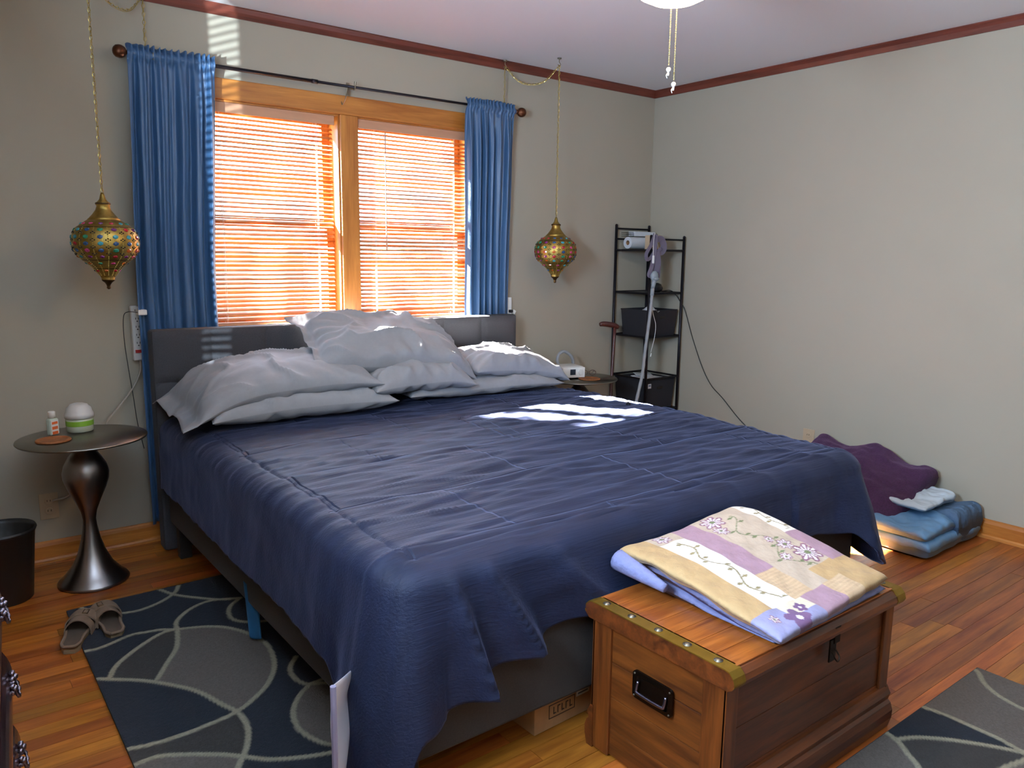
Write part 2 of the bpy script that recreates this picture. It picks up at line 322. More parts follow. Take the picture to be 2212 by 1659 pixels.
# crown moulding: a small stained cove strip
def prof_strip(bm, p0, p1, out, prof):
    d = Vector(p1) - Vector(p0)
    loft(bm, [(p0, out, (0, 0, 1)), (p1, out, (0, 0, 1))], prof)
cp = [(0, 0), (0, -.045), (.006, -.045), (.010, -.036), (.016, -.022), (.026, -.010), (.030, -.006), (.030, 0)]
bm = bmesh.new(); prof_strip(bm, (XL, 0, H), (0, 0, H), (0, -1, 0), cp); struct(obj('trim_1', bm, M['crown']))
bm = bmesh.new(); prof_strip(bm, (0, -.0, H), (0, YF, H), (-1, 0, 0), cp); struct(obj('trim_2', bm, M['crownY']))
bp_ = [(0, 0), (.014, 0), (.014, .070), (.011, .082), (.006, .088), (0, .09)]; sp_ = [(.014, 0), (.032, 0), (.031, .010), (.025, .018), (.014, .021)]
for nm, a, b, o_, mt in (('baseboard_back', (XL, 0, 0), (0, 0, 0), (0, -1, 0), 'base'), ('baseboard_right', (0, 0, 0), (0, YF, 0), (-1, 0, 0), 'baseY'), ('baseboard_left', (XL, YF, 0), (XL, 0, 0), (1, 0, 0), 'baseY')):
    bm = bmesh.new(); prof_strip(bm, a, b, o_, bp_); o1 = struct(obj(nm, bm, M[mt]))
    bm = bmesh.new(); prof_strip(bm, a, b, o_, sp_); obj('shoe_moulding', bm, M[mt], o1)
# floor: a slab carrying single oak strips
bm = bmesh.new(); addspan(bm, XL - .15, .15, YF - .15, .16, -.12, -.014); fl = struct(obj('floor', bm, M['subfloor']))
pm = {}
PW = .057; row = 0; y = 0.0; count = 0
while y > -3.72:
    w = PW; x = -4.45 - random.random() * .5
    while x < 0:
        L = random.uniform(.75, 1.75); x1 = min(x + L, 0.0); x0 = max(x, -4.45)
        if 0 - x1 < .25: x1 = 0.0
        if x1 - x0 > .05:
            bm = bmesh.new() if not pm else None
            if bm is not None:
                box(bm, (0, 0, -.007), (1, 1, .014)); pm['m'] = bpy.data.meshes.new('floorboard'); bm.to_mesh(pm['m']); bm.free(); pm['m'].materials.append(M['floor'])
            o = bpy.data.objects.new('floorboard', pm['m']); COL.objects.link(o); o.parent = fl
            o.location = ((x0 + x1) / 2, y - w / 2, random.uniform(-.0006, 0)); o.scale = (x1 - x0 - .0012, w - .0012, 1); count += 1
        x = x1 if x1 < 0 else 1
    y -= w; row += 1
bm = bmesh.new()
while y > YF: addspan(bm, XL, 0, y, max(y - w + .0012, YF), -.014, 0); y -= w
stuff(obj('floorboards_near_front_wall', bm, M['floor'], fl))

# ------------------------------------------------------------------ window: casing, sashes, glass
def window(name, x0, x1):
    w = struct(obj(name, span(x0, x1, .0, .15, WZ0 - .0, WZ0 + .018), M['case']))
    bm = bmesh.new(); addspan(bm, x0, x0 + .014, .0, .15, WZ0 + .018, WZ1); addspan(bm, x1 - .014, x1, .0, .15, WZ0 + .018, WZ1); obj('jamb', bm, M['caseV'], w)
    obj('head_jamb', span(x0 + .014, x1 - .014, 0, .15, WZ1 - .012, WZ1), M['case'], w)
    zm = 1.485
    for k, (za, zb, yy) in enumerate(((WZ0 + .018, zm + .02, .075), (zm - .02, WZ1 - .012, .112))):
        bm = bmesh.new(); a, b = x0 + .014, x1 - .014; t = .038
        addspan(bm, a, a + t, yy, yy + .03, za, zb); addspan(bm, b - t, b, yy, yy + .03, za, zb); addspan(bm, a + t, b - t, yy, yy + .03, za, za + t); addspan(bm, a + t, b - t, yy, yy + .03, zb - t, zb)
        s = obj('sash', bm, M['caseV'], w)
        obj('pane', span(a + t, b - t, yy + .013, yy + .016, za + t, zb - t), M['glass'], s)
    return w
window('window_1', WX0, -2.305); window('window_2', -2.220, WX1)
struct(obj('trim_3', span(WX0 - .09, WX1 + .09, -.018, 0, WZ1 - .005, WZ1 + .088, bev=.004), M['case']))
struct(obj('trim_4', span(-2.312, -2.213, -.016, .15, WZ0, WZ1 - .005, bev=.004), M['caseV']))
struct(obj('trim_5', span(WX0 - .085, WX0 + .004, -.018, 0, .93, WZ1 - .005, bev=.004), M['caseV']))
struct(obj('trim_6', span(WX1 - .004, WX1 + .085, -.018, 0, .93, WZ1 - .005, bev=.004), M['caseV']))
struct(obj('trim_7', span(WX0 - .11, WX1 + .11, -.035, 0, WZ0 - .035, WZ0 - .006, bev=.005), M['case']))

# blinds
def blind(label, x0, x1, wand):
    t = thing('venetian_blind', label, 'window blind', ((x0 + x1) / 2, .032, 2.02))
    L = x1 - x0
    obj('head_rail', B((0, 0, -.014), (L, .034, .030), bev=.002), M['rail'], t)
    obj('valance', B((0, -.022, -.020), (L + .01, .006, .046), bev=.002), M['rail'], t)
    bm = bmesh.new(); n = 5; vs = []
    for i in range(2):
        for j in range(n):
            v = j / (n - 1) - .5; vs.append(bm.verts.new(((i - .5) * L, v * .0245, .0022 * (1 - 4 * v * v))))
    for j in range(n - 1): bm.faces.new((vs[j], vs[n + j], vs[n + j + 1], vs[j + 1]))
    ext = bmesh.ops.solidify(bm, geom=bm.faces[:], thickness=.0009)
    me = bpy.data.meshes.new('slat'); bm.to_mesh(me); bm.free(); me.materials.append(M['slat'])
    z = -.062; k = 0
    while z > -1.005:
        s = bpy.data.objects.new('slat', me); COL.objects.link(s); s.parent = t; s.location = (random.uniform(-.001, .001), 0, z); s.rotation_euler = (radians(37 + random.uniform(-1.2, 1.2)), random.uniform(-.0012, .0012), 0)
        z -= .0213; k += 1
    obj('bottom_rail', B((0, 0, z - .002), (L, .026, .012), bev=.003), M['rail'], t)
    for fx in (-.36, .36):
        bm = bmesh.new()
        for yy in (-.0135, .0135): cyl(bm, (fx * L, yy, -.04), (fx * L, yy, z), .0008, 6)
        cyl(bm, (fx * L + .006, -.015, -.04), (fx * L + .006, -.015, z), .0009, 6)
        obj('ladder_cord', bm, M['cordw'], t)
    if wand:
        bm = bmesh.new(); cyl(bm, (wand, -.030, -.05), (wand, -.032, -.62), .0035, 8); cyl(bm, (wand, -.032, -.62), (wand, -.032, -.66), .005, 8); obj('tilt_wand', bm, M['rail'], t)
    return t
blind('open wooden slat blind in the left half of the window', -3.0, -2.338, None)
blind('open wooden slat blind with a tilt wand in the right half of the window', -2.203, -1.515, -.19)

# outdoors
struct(obj('ground', span(-30, 25, .6, 45, -1.6, -1.5), M['grass']))
ho = thing('house', 'pale sided house glimpsed beyond the lawn through the blinds', 'house', (-1, 17, -1.5))
obj('wall', B((0, 0, 1.5), (9, 5, 3.0)), M['siding'], ho)
bm = bmesh.new(); loft(bm, [((-4.8, 0, 3), (0, 1, 0), (0, 0, 1)), ((4.8, 0, 3), (0, 1, 0), (0, 0, 1))], [(-2.9, -.1), (2.9, -.1), (0, 1.5)]); obj('roof', bm, M['roof'], ho)
for x in (-3, -.2, 2.6): obj('house_window', B((x, -2.51, 1.6), (.9, .06, 1.1)), M['roof'], ho)
def leafcloud(bm, c, r, n, s):
    for _ in range(n):
        while True:
            p = Vector((random.uniform(-1, 1), random.uniform(-1, 1), random.uniform(-1, 1)))
            if p.length < 1: break
        p = Vector(c) + Vector((p.x * r, p.y * r, p.z * r)); a = Vector((random.gauss(0, 1), random.gauss(0, 1), random.gauss(0, 1))).normalized(); b = a.orthogonal().normalized()
        k = s * random.uniform(.7, 1.3); v = [bm.verts.new(p + a * k), bm.verts.new(p + b * k * .5), bm.verts.new(p - a * k), bm.verts.new(p - b * k * .5)]; bm.faces.new(v)
def sunpt(X, Z, Y): return (X - .65 * Y, Y, Z + .88 * Y)
tr = thing('tree', 'leafy tree standing close outside the window', 'tree', (-5.3, 4.2, -1.5))
bm = bmesh.new(); tube(bm, [(0, 0, 0), (.05, 0, 2.5), (-.05, .1, 5), (.1, 0, 8)], .16, 10, rf=lambda t: 1 - .7 * t); obj('tree_trunk', bm, M['bark'], tr)
bm = bmesh.new(); off = Vector((5.3, -4.2, 1.5))
for X, Z, r, yy in ((-2.97, 1.85, .22, 4.), (-2.97, 1.45, .22, 4.2), (-2.95, 1.1, .2, 4.1), (-2.62, 2.06, .07, 4.3), (-2.40, 2.07, .07, 4.), (-2.80, 1.66, .07, 4.),
                 (-1.62, 1.93, .11, 4.), (-1.72, 1.62, .14, 4.3), (-1.78, 1.32, .13, 4.1), (-1.9, 1.08, .09, 4.2), (-2.08, 1.3, .05, 4.1)):
    leafcloud(bm, Vector(sunpt(X, Z, yy)) + off, r, int(1500 * r * r * 6), .045)
for _ in range(14):
    leafcloud(bm, Vector((random.uniform(-1.6, .2), random.uniform(-.6, 1.4), random.uniform(7.6, 9.4))), .7, 300, .09)
stuff(obj('foliage', bm, M['leaf'], tr))
for k, (x, y, h, lab) in enumerate(((6.5, 9, 4.2, 'round bush-like tree before the pale house'), (-9.5, 13, 5.5, 'tall broad tree farther back on the lawn'), (10.6, 15.5, 6, 'tall tree at the end of the pale house'))):
    t2 = thing('tree', lab, 'tree', (x, y, -1.5)); bm = bmesh.new(); tube(bm, [(0, 0, 0), (.05, 0, h * .5), (0, .1, h * .8)], .14, 8, rf=lambda t: 1 - .6 * t); obj('tree_trunk', bm, M['bark'], t2)
    bm = bmesh.new()
    for _ in range(16): leafcloud(bm, (random.uniform(-1.1, 1.1), random.uniform(-1, 1), h * random.uniform(.45, 1)), .6, 120, .13)
    stuff(obj('foliage', bm, M['leaf'], t2))

# ------------------------------------------------------------------ curtain rod and curtains
rod = thing('curtain_rod', 'thin black curtain rod with round bronze finials above the window', 'curtain rod', (-2.27, -.09, 2.155))
bm = bmesh.new(); cyl(bm, (-1.03, 0, 0), (-.22, 0, -.002), .0085, 14); cyl(bm, (-.22, 0, -.002), (-.19, 0, -.002), .0100, 14); cyl(bm, (-.19, 0, -.002), (1.02, 0, 0), .0066, 14); obj('pole', bm, M['iron'], rod, smooth=True)
for sx in (-1, 1):
    bm = bmesh.new(); prof = [(.0, 0), (.012, .0), (.014, .006), (.009, .012), (.009, .018), (.020, .024), (.026, .036), (.027, .046), (.024, .058), (.016, .066), (.010, .069), (.0, .071)]
    lathe(bm, prof, 20); bmesh.ops.transform(bm, matrix=Matrix.Translation((sx * 1.015, 0, 0)) @ Matrix.Rotation(sx * pi / 2, 4, 'Y'), verts=bm.verts); obj('finial', bm, M['bronze'], rod, smooth=True)
for x in (-.93, .002, .93):
    bm = bmesh.new(); addspan(bm, x - .008, x + .008, .066, .0715, -.03, .03); cyl(bm, (x, .068, .002), (x, .004, -.010), .004, 8)
    tube(bm, [(x, .008, -.011), (x, -.006, -.014), (x, -.013, -.002), (x, -.012, .012)], .003, 8, 4)
    if x == .002: cyl(bm, (x, -.012, .006), (x, -.016, .022), .006, 8)
    obj('bracket', bm, M['rivet'], rod)
hk = obj('curtain_hook', tube(bmesh.new(), [(-2.305, -.086, 2.148), (-2.305, -.080, 2.12), (-2.304, -.058, 2.09), (-2.304, -.03, 2.075), (-2.304, -.022, 2.09)], .0024, 8, 6), M['rivet'])
tag(hk, 'small silver wire hook hanging from the rod above the window post', 'hook')
def curtain(label, xa, xb, xc, xd, zb, seed, nf):
    """top from xa to xb, bottom from xc to xd"""
    rnd = random.Random(seed); nu, nv = 190, 90; ph = [rnd.uniform(0, 6.28) for _ in range(6)]
    K = [0]
    for i in range(nu): K.append(K[-1] + 1 + .55 * sin(i * .11 + ph[0]) + .35 * sin(i * .043 + ph[1]))
    tot = K[nu - 1]; V = []; ztop = 2.192
    for i in range(nu):
        u = K[i] / tot
        for j in range(nv):
            v = j / (nv - 1)
            if v < .10: z = ztop - v / .10 * .10 * 1.0; z = ztop - v * 1.0
            else: z = ztop - .10 - (v - .10) / .90 * (ztop - .10 - zb)
            below = max(0, 2.155 - z); hd = 1 - sm(0, .05, below)
            top = xa + (xb - xa) * u; bot = xc + (xd - xc) * u
            k = sm(0, 1.0, below); x = top + (bot - top) * k
            a_hi = sin(u * nf * 2 * pi * 2.6 + ph[2] + 2 * sin(u * 9 + ph[4])) ; a_lo = sin(u * nf * 2 * pi + ph[3] + 1.6 * sin(u * 6 + ph[5]) + .3 * sin(z * 3 + ph[1]))
            f = a_lo * .75 + a_hi * .25 * (1 - k * .6)
            f = (abs(f) ** .75) * (1 if f > 0 else -1)
            A = .010 + .016 * sm(0, .25, below)
            if z > 2.165: A = .010 + .25 * (z - 2.165)          # ruffled header
            yb = -.09 + .030 * sm(0, 1.1, below)
            y = yb + A * (a_hi * hd + f * (1 - hd)) - (.0 if .004 < abs(z - 2.155) else 0)
            near = exp(-((z - 2.155) / .016) ** 4); y = y * (1 - near) + near * (-.1035 - .0035 * abs(a_hi))
            x += .004 * nz(u * 8, z * 3, seed) ; zz = z + (.006 * nz(u * 30, seed, 0) + .004 * sin(u * nf * 16) if z > 2.17 else 0)
            V.append((x, min(y, -.040), zz))
    me = mesh_from('curtain', V, gridfaces(nu, nv)); me.shade_smooth()
    o = obj('curtain', me, M['curtain']); m = o.modifiers.new('s', 'SOLIDIFY'); m.thickness = .0016; m.offset = 0
    tag(o, label, 'curtain'); return o
curtain('blue curtain panel covering the left end of the window', -3.303, -2.945, -3.318, -2.97, .10, 3, 5.5)
curtain('blue curtain panel covering the right end of the window', -1.598, -1.262, -1.575, -1.265, .10, 11, 6)

# ------------------------------------------------------------------ bed
bed = thing('bed', 'king bed with a charcoal panelled headboard and low upholstered frame', 'bed', (-2.26, -1.2, 0))
def bl(c): return (c[0] + 2.26, c[1] + 1.2, c[2])
def spb(x0, x1, y0, y1, z0, z1, bev=0): return span(x0 + 2.26, x1 + 2.26, y0 + 1.2, y1 + 1.2, z0, z1, bev)
hb = obj('headboard', spb(-3.296, -1.302, -.185, -.100, .0, 1.0, .012), M['upholst'], bed)
NP = 8; HX0, HX1 = -3.292, -1.306; pw = (HX1 - HX0) / NP
pb = bmesh.new(); nu = 14; vs = {}
for i in range(nu):
    for j in range(nu):
        u = i / (nu - 1) * 2 - 1; v = j / (nu - 1) * 2 - 1; h = ((1 - abs(u) ** 6) * (1 - abs(v) ** 6)) ** .5
        vs[i, j] = pb.verts.new((u * (pw / 2 - .0005), -.014 * h, v * (.1125)))
for i in range(nu - 1):
    for j in range(nu - 1): pb.faces.new((vs[i, j], vs[i + 1, j], vs[i + 1, j + 1], vs[i, j + 1]))
pme = bpy.data.meshes.new('panel'); pb.to_mesh(pme); pb.free(); pme.shade_smooth(); pme.materials.append(M['upholst'])
for i in range(NP):
    for j in range(3):
        o = bpy.data.objects.new('panel', pme); COL.objects.link(o); o.parent = hb; o.location = bl((HX0 + pw * (i + .5), -.184, .993 - .1125 - j * .226))
for nm, a in (('side_rail', (-3.268, -3.215, -2.235, -.19, .135, .36)), ('side_rail', (-1.300, -1.248, -2.235, -.19, .135, .36)), ('foot_rail', (-3.268, -1.248, -2.290, -2.236, .115, .37))):
    obj(nm, spb(*a, bev=.010), M['frame'], bed)
for x in (-3.24, -1.28):
    for y in (-2.26, -.3): obj('leg', spb(x - .025, x + .025, y - .025, y + .025, 0, .14, .004), M['black'], bed)
obj('support_leg', spb(-2.27, -2.23, -1.22, -1.18, 0, .25), M['black'], bed)
obj('slat_base', spb(-3.21, -1.30, -2.23, -.2, .25, .30), M['black'], bed)
mt = obj('mattress', span(-3.205, -1.30, -2.215, -.215, .302, .575, bev=.05), M['mattress']); tag(mt, 'white mattress under the navy comforter', 'mattress')

# comforter ----------------------------------------------------------
CX0, CX1, CY0, CY1, ZT, RC = -3.235, -1.265, -2.255, -.205, .618, .075
def perim():
    P = []; n1, n2, nc = 170, 190, 26
    for i in range(n1): t = i / n1; P.append(((CX0, CY1 + (CY0 + RC - CY1) * t), (-1, 0)))
    for i in range(nc): a = pi + (pi / 2) * i / nc; P.append(((CX0 + RC + RC * cos(a), CY0 + RC + RC * sin(a)), (cos(a), sin(a))))
    for i in range(n2): t = i / n2; P.append(((CX0 + RC + (CX1 - CX0 - 2 * RC) * t, CY0), (0, -1)))
    for i in range(nc): a = 1.5 * pi + (pi / 2) * i / nc; P.append(((CX1 - RC + RC * cos(a), CY0 + RC + RC * sin(a)), (cos(a), sin(a))))
    for i in range(n1 + 1): t = i / n1; P.append(((CX1, CY0 + RC + (CY1 - CY0 - RC) * t), (1, 0)))
    return P
def topz(x, y):
    z = ZT
    z += .0050 * nz(x * 2.2 + y * .8, y * 14 + x * 1.5, 1.3) + .0055 * nz(x * 3.6 + 5, y * 30 - x * 3, 4.2) + .0035 * nz(x * 7 + 2, y * 48 + x * 6, 7.7) + .009 * nz(x * 1.3, y * 1.5, 9)
    r = 1 - abs(nz(x * 1.6 + .4, y * 7.5 + x * 1.1, 6.1)) * 2.2
    z += .0075 * max(0, r) ** 4
    ex = min(x - CX0, CX1 - x, y - CY0); z -= .016 * exp(-ex / .05) * .8 + .006 * exp(-((ex - .035) / .007) ** 2)
    z -= .02 * sm(1.4, 2.0, -y) * .3
    return z
P = perim(); nq = len(P); NR = 78; NS = 46; V = []; F = []
arc = [0]
for i in range(1, nq): arc.append(arc[-1] + (Vector(P[i][0]) - Vector(P[i - 1][0])).length)
sL = arc[170 + 13]; sR = arc[170 + 26 + 190 + 13]; sEnd = arc[-1]
hem = [(0, .30), (sL - .55, .30), (sL - .24, .30), (sL - .13, .20), (sL - .06, .05), (sL - .005, .04), (sL + .022, .225), (sL + .12, .265), (sL + .25, .32), (sL + .5, .368), (sR - .35, .37), (sR - .14, .34), (sR + .02, .15), (sR + .14, .30), (sR + .5, .31), (sEnd, .31)]
flare = [(0, .012), (sL - .6, .03), (sL - .2, .05), (sL - .02, .12), (sL + .08, .06), (sL + .2, .055), (sL + .5, .035), (sR - .5, .03), (sR - .2, .06), (sR, .15), (sR + .25, .06), (sR + .8, .03), (sEnd, .03)]
fam = [(0, .002), (sL - .4, .003), (sL - .10, .018), (sL + .12, .046), (sL + .4, .046), (sL + .8, .026), (sR - .5, .012), (sR - .1, .03), (sR + .3, .02), (sEnd, .01)]
for q in range(nq):
    (px, py), (nx, ny) = P[q]; cy = max(-1.45, min(-1.0, py)); cx = -2.25; s = arc[q]
    for k in range(NR):
        t = k / (NR - 1); t = 1 - (1 - t) ** 1.35; x = cx + (px - cx) * t; y = cy + (py - cy) * t
        V.append((x, y, topz(x, y)))
    D = ZT - .016 - interp(s, hem); fl_ = interp(s, flare); A = interp(s, fam); rho = .055
    z0 = V[-1][2]
    tx, ty = -ny, nx
    for k in range(1, NS + 1):
        v = k / NS; L = v * D
        if L < rho: a = (L / rho) * 1.25; out = rho * sin(a) * .9; dz = rho * (1 - cos(a)) * .8 + L * .2
        else:
            out = rho * sin(1.25) * .9; dz = L
        t = max(0, (L - .02)) / max(D, .1)
        out += fl_ * t ** .9
        d = s - sL
        if d > 0.0: ph = 12.5 * atan2(d, .16 + .75 * L) + 1.6 * sin(4 * d) + d * 8
        else: ph = d * 17 + 1.2 * sin(d * 7)
        dr = s - sR
        if abs(dr) < .45: ph = 7.5 * atan2(dr, .2 + .5 * L) + 1.5
        w1 = sin(ph); w1 = 1 - 2 * abs(sin(ph / 2)) ** .7
        out += A * w1 * t ** .8 + .005 * nz(s * 5, v * 3, 2) * min(1, t * 4) + .0015 * nz(s * 18, v * 5, 7) * min(1, t * 4)
        side = .018 * cos(ph) * A / .04 * t
        zz = z0 - dz + .004 * nz(s * 4, 3.3) * v
        X_, Y_ = px + nx * out + tx * side, py + ny * out + ty * side
        Y_ += sm(-2.98, -2.72, X_) * (1 - sm(-1.95, -1.75, X_)) * sm(.56, .44, zz) * max(0, -2.345 - Y_)
        V.append((X_, Y_, max(zz, .012)))
n = NR + NS
for q in range(nq - 1):
    for k in range(n - 1): F.append((q * n + k, (q + 1) * n + k, (q + 1) * n + k + 1, q * n + k + 1))
# head edge: close the top between the last and first radial rows
hq = 90; base = len(V)
for i in range(1, hq):
    px = CX1 + (CX0 - CX1) * i / hq; py = CY1
    for k in range(NR):
        t = k / (NR - 1); t = 1 - (1 - t) ** 1.25; x = -2.25 + (px + 2.25) * t; y = -1.0 + (py + 1.0) * t; V.append((x, y, topz(x, y)))
def hidx(i, k):
    if i == 0: return (nq - 1) * n + k
    if i == hq: return k
    return base + (i - 1) * NR + k
for i in range(hq):
    for k in range(NR - 1): F.append((hidx(i, k), hidx(i + 1, k), hidx(i + 1, k + 1), hidx(i, k + 1)))
me = mesh_from('comforter', V, F); me.shade_smooth()
cf = obj('comforter', me, M['velvet']); mo = cf.modifiers.new('s', 'SOLIDIFY'); mo.thickness = .010; mo.offset = -1
tag(cf, 'navy blue velvet comforter spread over the bed, corners hanging low', 'comforter')
# pale underside showing at the near left corner
V = []; nu, nv = 24, 24
for i in range(nu):
    u = i / (nu - 1)
    for j in range(nv):
        v = j / (nv - 1)
        V.append((-3.29 - .170 * u + .006 * sin(v * 7 + u * 3), -2.10 - .245 * u, (.31 + .12 * u) * (1 - v) + (.28 * (1 - u) + .05) * v))
me = mesh_from('lining', V, gridfaces(nu, nv)); me.shade_smooth(); ln = obj('lining', me, M['white'], cf); mo = ln.modifiers.new('s', 'SOLIDIFY'); mo.thickness = .003; ln['label'] = 'white underside of the comforter'
ed = bmesh.new(); tube(ed, [(-3.461, -2.346, .43), (-3.462, -2.348, .3), (-3.464, -2.35, .06)], .007, 8, 8)
obj('lining_hem', ed, M['liningedge'], cf)

# ------------------------------------------------------------------ pillows
def pillow(label, L, Wd, T, loc, rot, seed, warp=None, flange=0, wr=1.0, puff=.5):
    nu, nv = 84, 60; V = []; F = []; rnd = random.Random(seed); sd_ = rnd.uniform(0, 50)
    for side in (1, -1):
        for i in range(nu):
            u = (i / (nu - 1) * 2 - 1); ue = u * (1 + flange) if flange and u < 0 else u
            for j in range(nv):
                v = j / (nv - 1) * 2 - 1
                uc = max(-1, min(1, ue)); prof = (max(0, 1 - abs(uc) ** 3.0) * max(0, 1 - abs(v) ** 3.0)) ** puff
                x = L / 2 * ue * (1 - .07 * (1 - v * v) * abs(uc) ** 3); y = Wd / 2 * v * (1 - .09 * (1 - uc * uc) * abs(v) ** 3)
                h = T / 2 * prof
                # gathers running in from edges and corners + soft folds
                d = min(1 - abs(uc), 1 - abs(v)); edge = exp(-d / .22)
                ang = atan2(v, uc)
                w = .0095 * edge * sin(ang * 19 + 5 * nz(x * 5, y * 5, sd_)) + .010 * nz(x * 7, y * 9, sd_) + .006 * nz(x * 18, y * 14, sd_ + 3)
                r = max(0, 1 - 2.6 * abs(nz(x * 4.2 + 3, y * 6, sd_ + 8))); w += .019 * r ** 4
                z = side * (h + .0015) + (w * wr if side > 0 else w * wr * .8) * min(1, prof * 2.2)
                if side < 0: z *= .75
                if ue < -1: z = side * .0016 + .014 * sin(v * 7 + seed) * (-ue - 1) / flange + .01 * nz(v * 6, ue * 4, sd_)
                p = Vector((x, y, z))
                if warp: p = Vector(warp(p, ue, v))
                V.append(p)
    a = gridfaces(nu, nv); b = [tuple(reversed(f)) for f in gridfaces(nu, nv, nu * nv)]; F = a + b; off = nu * nv
    rim = [i * nv for i in range(nu)] + [(nu - 1) * nv + j for j in range(1, nv)] + [i * nv + nv - 1 for i in range(nu - 2, -1, -1)] + [j for j in range(nv - 2, 0, -1)]
    for i in range(len(rim)): a_, b_ = rim[i], rim[(i + 1) % len(rim)]; F.append((b_, a_, a_ + off, b_ + off))
    me = mesh_from('pillow', V, F); me.shade_smooth()
    o = obj('pillow', me, M['pillow']); o.location = loc; o.rotation_euler = [radians(a) for a in rot]
    tag(o, label, 'pillow', 'grey pillows heaped against the headboard'); return o
def droop(kl, kr, x0=0, pw_=2):
    def f(p, u, v):
        z = p.z - (kl * max(0, -u - x0) ** pw_ + kr * max(0, u - x0) ** pw_); return (p.x, p.y, z)
    return f
pillow('grey pillow flat on the bed at the left, under another', .82, .46, .17, (-2.80, -.50, .704), (2, 0, -1), 1, droop(.02, .01))
pillow('grey pillow lying slumped on top at the left, its open end over the edge', .80, .50, .17, (-2.86, -.475, .800), (6, -3, -1), 2, droop(.14, .05, .25), flange=.16)
pillow('grey pillow flat on the bed at the right, under another', .92, .44, .12, (-1.83, -.47, .685), (1, 0, -2), 6, droop(.0, .02, .3))
pillow('grey pillow in the middle, squeezed under the big upright one', .56, .46, .17, (-2.235, -.50, .760), (4, 0, 2), 4, droop(.02, .06, .3), wr=1.3)
pillow('large grey pillow heaped highest in the middle against the headboard', .82, .46, .20, (-2.28, -.435, .905), (24, 4, -3), 5, droop(-.03, .16, .35), flange=.10, wr=1.35)
pillow('grey pillow lying on top at the right, sunlit', .60, .44, .16, (-1.605, -.46, .768), (5, 5, -2), 9, droop(.02, .09, .3))

# ------------------------------------------------------------------ hanging lanterns
PR = [(400, 3), (406, 5), (415, 7), (421, 12), (424, 16), (428, 16), (431, 14), (440, 17), (450, 24), (458, 31), (464, 37), (472, 49), (482, 61), (492, 68), (503, 72), (515, 73), (525, 72), (534, 70), (545, 64), (554, 56), (561, 48), (566, 42), (575, 32), (585, 24), (595, 17), (602, 14), (604, 15), (607, 13), (611, 8), (616, 5), (620, 4), (623, 5), (626, 3), (627, 0)]
KS = .00167
prof = [(r * KS, (512 - y) * KS) for y, r in PR]
def prof_r(z):
    for (r0, z0), (r1, z1) in zip(prof, prof[1:]):
        if z1 <= z <= z0: return r0 + (r1 - r0) * (z0 - z) / max(1e-9, z0 - z1)
    return .01
gem_me = {}
def gem_mesh(k, sc):
    if (k, sc) not in gem_me:
        bm = bmesh.new(); bmesh.ops.create_icosphere(bm, subdivisions=1, radius=1, matrix=Matrix.Diagonal((.0122 * sc, .0040, .0088 * sc, 1)))
        me = bpy.data.meshes.new('gem'); bm.to_mesh(me); bm.free(); me.materials.append(GEMS[k]); gem_me[k, sc] = me
    return gem_me[k, sc]
def chain_bm(bm, pts, link=.020):
    Pp = catmull([Vector(p) for p in pts], 40) if len(pts) > 2 else [Vector(pts[0]).lerp(Vector(pts[1]), i / 200) for i in range(201)]
    acc = 0; k = 0; last = Pp[0]
    for i in range(1, len(Pp)):
        acc += (Pp[i] - Pp[i - 1]).length
        if acc > link * .72:
            d = (Pp[i] - last).normalized(); mid = (Pp[i] + last) / 2; last = Pp[i]; acc = 0
            q = d.to_track_quat('Z', 'Y').to_matrix().to_4x4() @ Matrix.Rotation((k % 2) * pi / 2 + .4, 4, 'Z'); k += 1
            ring = [(.0055 * cos(a), 0, link / 2 * sin(a)) for a in [2 * pi * t / 8 for t in range(8)]]
            Rr = []
            for t in range(8):
                c = Vector(ring[t]); o_ = c.normalized()
                Rr.append([bm.verts.new(Matrix.Translation(mid) @ q @ (c + o_ * .0013 * cos(b) + Vector((0, 1, 0)) * .0013 * sin(b))) for b in (0, 2.09, 4.19)])
            for t in range(8):
                for b in range(3): bm.faces.new((Rr[t][b], Rr[t][(b + 1) % 3], Rr[(t + 1) % 8][(b + 1) % 3], Rr[(t + 1) % 8][b]))
    return bm
def hook_bm(bm, p):
    x, y, z = p; cyl(bm, (x, y, z), (x, y, z - .006), .012, 12); tube(bm, [(x, y, z - .006), (x, y, z - .022), (x + .010, y, z - .034), (x, y, z - .046), (x - .010, y, z - .036)], .0022, 6, 6)
